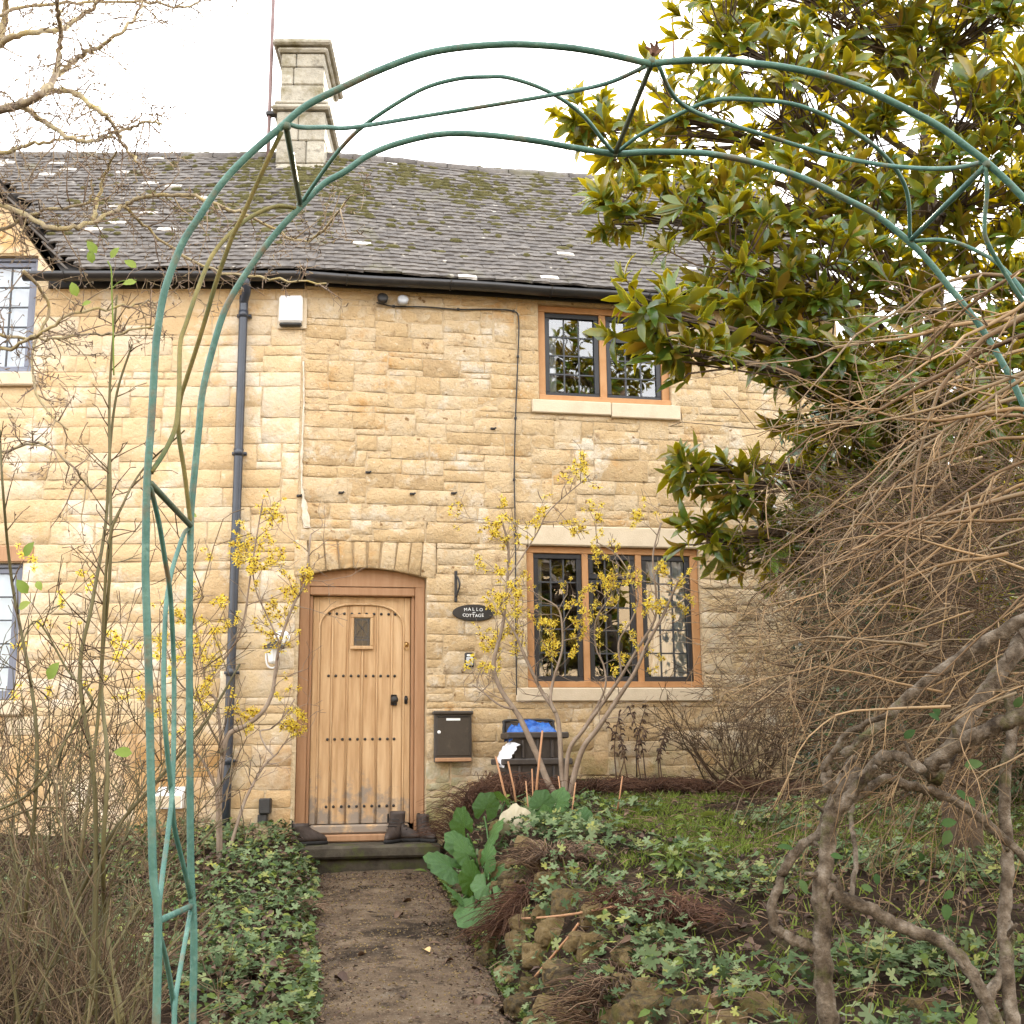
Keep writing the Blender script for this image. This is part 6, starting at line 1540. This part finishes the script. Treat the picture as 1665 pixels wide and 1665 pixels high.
# ---- low green cover, moss lawn, litter
GV = [(0, 0, 0)]; GF = []
for k in range(5):
    a0 = -2.3 + k*4.6/5; am = a0+.46; a1 = a0+.92
    b_ = len(GV); GV += [(math.sin(a0)*.5, math.cos(a0)*.5, -.02), (math.sin(am-.22)*.95, math.cos(am-.22)*.95, .06), (math.sin(am)*1.02, math.cos(am)*1.02, .0), (math.sin(am+.22)*.95, math.cos(am+.22)*.95, .06), (math.sin(a1)*.5, math.cos(a1)*.5, -.02)]
    GF += [(0, b_, b_+1, b_+2), (0, b_+2, b_+3, b_+4)]
def cover(name, label, cat, n, place, size, mt, hgt, seed, tmpl=(GV, GF), tilt=.55):
    R = random.Random(seed); A = []; tries = 0
    while len(A) < n and tries < n*30:
        tries += 1; q = place(R)
        if q is None: continue
        x, y = q; z = (path_top(x, y) if name == 'path_debris' else ground_z(x, y))+R.uniform(*hgt)
        d = unit((R.gauss(0, 1), R.gauss(0, 1), R.gauss(0, .25))); up = unit((R.gauss(0, tilt), R.gauss(-.25, tilt), 1)); xx, yy, zz = aim(d, up)
        A.append(frame(xx, yy, zz, (x, y, z), R.uniform(*size)))
    o = link(name, instanced(name, tmpl[0], tmpl[1], [0]*len(tmpl[1]), [mt], A, True)); o['kind'] = 'stuff'; o['label'] = label; o['category'] = cat; return o
def pl_left(R):
    y = R.uniform(3.6, 9.95); x = path_x(y)-.44-abs(R.gauss(0, 1.0))*(1.2)
    if x < -3.6: return None
    return (x, y) if mnoise.noise((x*1.6, y*1.6, 2)) > -.15+.5*R.random()-.25 else None
cover('geranium_cover', 'low spreading green and yellowing geranium leaves covering the bed left of the path', 'ground cover', 4600, pl_left, (.018, .042), 'geranium', (.02, .13), 1)
def pl_right(R):
    y = R.uniform(3.0, 8.9); x = path_x(y)+R.uniform(.5, 4.6)
    if mnoise.noise((x*1.3+9, y*1.3, 2)) < -.02+.35*R.random(): return None
    return (x, y)
cover('geranium_cover', 'patchy green leaf cover over the raised bed behind the rockery', 'ground cover', 3600, pl_right, (.020, .045), 'geranium', (.02, .12), 2)
def pl_lawn(R):
    x, y = R.uniform(.6, 5.5), R.uniform(6.6, 9.6)
    m = mnoise.noise((x*.9, y*.9, 5))
    return (x, y) if m > -.25 and y > 7.2+.9*mnoise.noise((x*.8, 0, 1)) else None
blade = ([(-.06, 0, 0), (.06, 0, 0), (.03, .5, .55), (-.03, .5, .55), (0, .8, .9)], [(0, 1, 2, 3), (3, 2, 4)])
cover('geranium_cover', 'small green and yellow leaves growing between the rockery stones', 'ground cover', 900, lambda R: ((lambda y: (path_x(y)+R.uniform(.46, 1.1), y))(R.uniform(3.2, 8.6))), (.014, .034), 'geranium', (.03, .12), 22)
cover('moss_lawn', 'short bright mossy grass on the raised ground before the wall', 'lawn', 24000, pl_lawn, (.035, .07), 'grass', (-.01, .012), 3, blade, .3)
cover('grass_tufts', 'thin short grass scattered over the raised bed', 'grass', 5000, lambda R: ((lambda y: (path_x(y)+R.uniform(.6, 4.5), y))(R.uniform(3.2, 7.6))), (.04, .08), 'grass', (-.01, .015), 6, blade, .4)
cover('moss_edge', 'bright moss and tiny leaves along the path edge', 'moss', 2600, lambda R: ((lambda y, s_: (path_x(y)+s_*(.47+abs(R.gauss(0, .035))), y))(R.uniform(3.2, 9.8), -1 if R.random() < .6 else 1)), (.012, .024), 'hellebore', (.0, .03), 4)
# dead twig litter
R = random.Random(88); mb = MB()
for i in range(7500):
    y = R.uniform(3.0, 9.8)
    x = path_x(y)+(R.uniform(.48, 4.2) if R.random() < .6 else -R.uniform(.46, 2.4)); z = ground_z(x, y)+R.uniform(.0, .05); a = R.random()*6.28; L = R.uniform(.03, .16); e = R.gauss(0, .22)
    c, s_ = math.cos(a)*L, math.sin(a)*L
    mb.tube([(x-c/2, y-s_/2, z-e*L/2), (x+R.gauss(0, .01), y+R.gauss(0, .01), z+.012), (x+c/2, y+s_/2, z+e*L/2)], [.0022, .0026, .0014], 3, 0, False)
o = part('twig_litter', mb, 'litter', None, True, 'stuff'); o['label'] = 'dead twigs and stalks strewn over both garden beds'; o['category'] = 'litter'
DLV, DLF, _ = leaf_tmpl(1.0, .5, 3, .35, .3, False)
cover('leaf_litter', 'small dark dead leaves strewn over the garden beds', 'litter', 3800, lambda R: ((lambda y: (path_x(y)+(R.uniform(.47, 4.3) if R.random() < .62 else -R.uniform(.46, 2.6)), y))(R.uniform(3.0, 9.9))), (.025, .07), 'dead_leaf', (.0, .05), 9, (DLV, DLF), .5)
WTV, WTF, _ = leaf_tmpl(1.0, .55, 3, .1, .35, False, .5)
cover('mixed_weeds', 'small narrow weeds and yellowing leaves among the geranium left of the path', 'ground cover', 1500, pl_left, (.02, .065), 'hellebore', (.02, .14), 31, (WTV, WTF), .8)
cover('mixed_weeds', 'small narrow weeds and yellowing leaves among the raised bed plants', 'ground cover', 1300, pl_right, (.02, .06), 'hellebore', (.02, .14), 32, (WTV, WTF), .8)
cover('leaf_litter', 'brown dead leaves caught among the geranium left of the path', 'litter', 1500, pl_left, (.02, .06), 'dead_leaf', (.03, .13), 33, (DLV, DLF), .7)
PBV = [(0, 0, .7)] + [(math.cos(a)*.9, math.sin(a)*.7, .25) for a in np.arange(6)*math.pi/3]+[(math.cos(a)*.8, math.sin(a)*.7, -.4) for a in np.arange(6)*math.pi/3]
PBF = [(0, 1+i, 1+(i+1) % 6) for i in range(6)]+[(1+i, 7+i, 7+(i+1) % 6, 1+(i+1) % 6) for i in range(6)]
# crumbs and bits on the path
def pl_path(R):
    y = R.uniform(3.4, 9.7); d = R.uniform(-.46, .46)
    k = .10+.9*(abs(d)/.46)**3+.5*smooth(8.6, 9.7, y)+ .5*smooth(.1, .4, d)
    return (path_x(y)+d, y) if R.random() < k else None
cover('path_debris', 'crumbs of soil and dark leaf scraps scattered on the path', 'debris', 3600, pl_path, (.007, .03), 'dead_leaf', (.001, .008), 10, (DLV, DLF), .3)
cover('path_debris', 'loose grit and small stones scattered on the path', 'grit', 3000, lambda R: ((lambda y: (path_x(y)+R.uniform(-.47, .47), y))(R.uniform(3.4, 9.8))), (.002, .009), 'rock', (.0, .002), 34, (PBV, PBF), .3)
dl = [MB().add(*leaf_tmpl(1.0, .42+.08*k, 4, .2+.15*k, -.15+.2*k, False)[:2]).mesh('fallen_leaf', 'dead_leaf', True) for k in range(4)]
R = random.Random(12)
LP = [(655, 1498), (640, 1450), (563, 1553), (600, 1560), (700, 1520), (735, 1530), (760, 1550), (720, 1545), (800, 1545), (815, 1610), (840, 1650), (545, 1410), (590, 1395), (660, 1400), (690, 1410), (560, 1480), (620, 1500), (745, 1500), (780, 1590), (540, 1600), (655, 1640), (700, 1470), (600, 1430), (575, 1385), (640, 1385), (530, 1520), (770, 1640), (820, 1560), (650, 1475), (740, 1570)]
for (x, y) in LP:
    p = UG(x+R.uniform(-6, 6), y+R.uniform(-4, 4)); a = R.random()*6.28; xx, yy, zz = aim((math.cos(a), math.sin(a), R.gauss(0, .1)), (R.gauss(0, .2), R.gauss(0, .2), 1))
    o = link('fallen_leaf', R.choice(dl), None, Matrix(frame(xx, yy, zz, np.array([p[0], p[1], path_top(p[0], p[1])+.006]), R.uniform(.05, .10)).tolist()))
    tag(o, 'dark curled dead leaf lying on the path', 'leaf', 'dark dead leaves on the path')
p = UG(690, 1557); xx, yy, zz = aim((.5, -1, 0), (0, -.5, 1)); o = link('fallen_leaf', MB().add(*leaf_tmpl(1.0, .55, 4, .3, .1, False)[:2]).mesh('fallen_leaf', 'straw_leaf', True), None, Matrix(frame(xx, yy, zz, np.array([p[0], p[1], path_top(p[0], p[1])+.008]), .075).tolist())); tag(o, 'pale tan leaf curled up in the middle of the path', 'leaf')
p = UG(672, 1424); xx, yy, zz = aim((1, -.1, 0), (0, -.4, 1)); o = link('fallen_leaf', MB().add(*leaf_tmpl(1.0, .35, 4, .2, .1, False)[:2]).mesh('fallen_leaf', 'hellebore', True), None, Matrix(frame(xx, yy, zz, np.array([p[0], p[1], path_top(p[0], p[1])+.008]), .11).tolist())); tag(o, 'pale green leaf lying on the path near the elephant-ear clump', 'leaf')
# bramble canes lying over the rockery
for lab, pts in (('orange bramble cane arching across the rockery stones', [(800, 1505), (870, 1505), (930, 1500), (975, 1492), (1015, 1488), (1050, 1495)]), ('short rusty bramble cane slanting down the rockery', [(870, 1600), (900, 1565), (925, 1535), (940, 1515)])):
    q = [UG(x, y)+np.array([0, -.10, .05]) for x, y in pts]; t = thing('bramble_cane', lab, 'cane', tuple(q[0]))
    part('cane', MB().tube(resample(q, 5), .0065, 6), 'cut_stem', t, True)
    mb = MB()
    for c in resample(q, 4): mb.tube([c, c+np.array([R.gauss(0, .008), -.004, .012])], [.002, .0006], 3)
    part('thorns', mb, 'dead_fern', t)

# ---- across the lane, behind the viewer: seen only as reflections in the glass
nb = thing('opposite_cottage', 'plain stone cottage across the lane facing the garden', 'cottage', (0, -12, -1.9))
part('wall', MB().box((-9, -16, -2.2), (24, -12, 6.2)), 'render_wall', nb)
V = [(-9.3, -11.7, 6.15), (24.3, -11.7, 6.15), (24.3, -14, 8.2), (-9.3, -14, 8.2), (-9.3, -16.3, 6.15), (24.3, -16.3, 6.15)]
part('roof', MB().add(V, [(0, 1, 2, 3), (3, 2, 5, 4), (0, 3, 4), (1, 5, 2), (0, 4, 5, 1)]), 'tile', nb)
for x in (-6, -2.5, 1.0, 4.5, 12.5, 17):
    part('window', MB().box((x, -12.04, -.4), (x+1.1, -11.97, .9), None, 0, .01), 'casement', nb)
runs = []; R = random.Random(61)
for k in range(7):
    x = -6+k*3.2+R.gauss(0, .4); b = (x, -7.5+R.gauss(0, .8), -1.9); t = thing('bare_tree', ['slender', 'forked', 'leaning', 'short', 'twin-stemmed', 'spreading', 'tall'][k]+' bare tree on the lane verge behind the garden gate', 'tree', b, 'bare trees along the lane'); runs = []
    grow(R, b, (R.gauss(0, .1), R.gauss(0, .1), 1), 3.0, .09, 0, dict(seg=(.3, .2, .15, .1), wig=.1, grav=(0, 0, 0, 0), rmin=.006, taper=.6, levels=3, kids=[(6, 8), (4, 6), (3, 4), 0], ang=(.4, 1.0), ratio=(.4, .65), upb=.4, rr=.55), runs, [])
    part('trunk', MB().tube(*runs[0][:2], 8), 'bark_brown', t, True); part('crown', emit(runs[1:], (6, 5, 4, 3)), 'bark_brown', t, True, 'stuff')
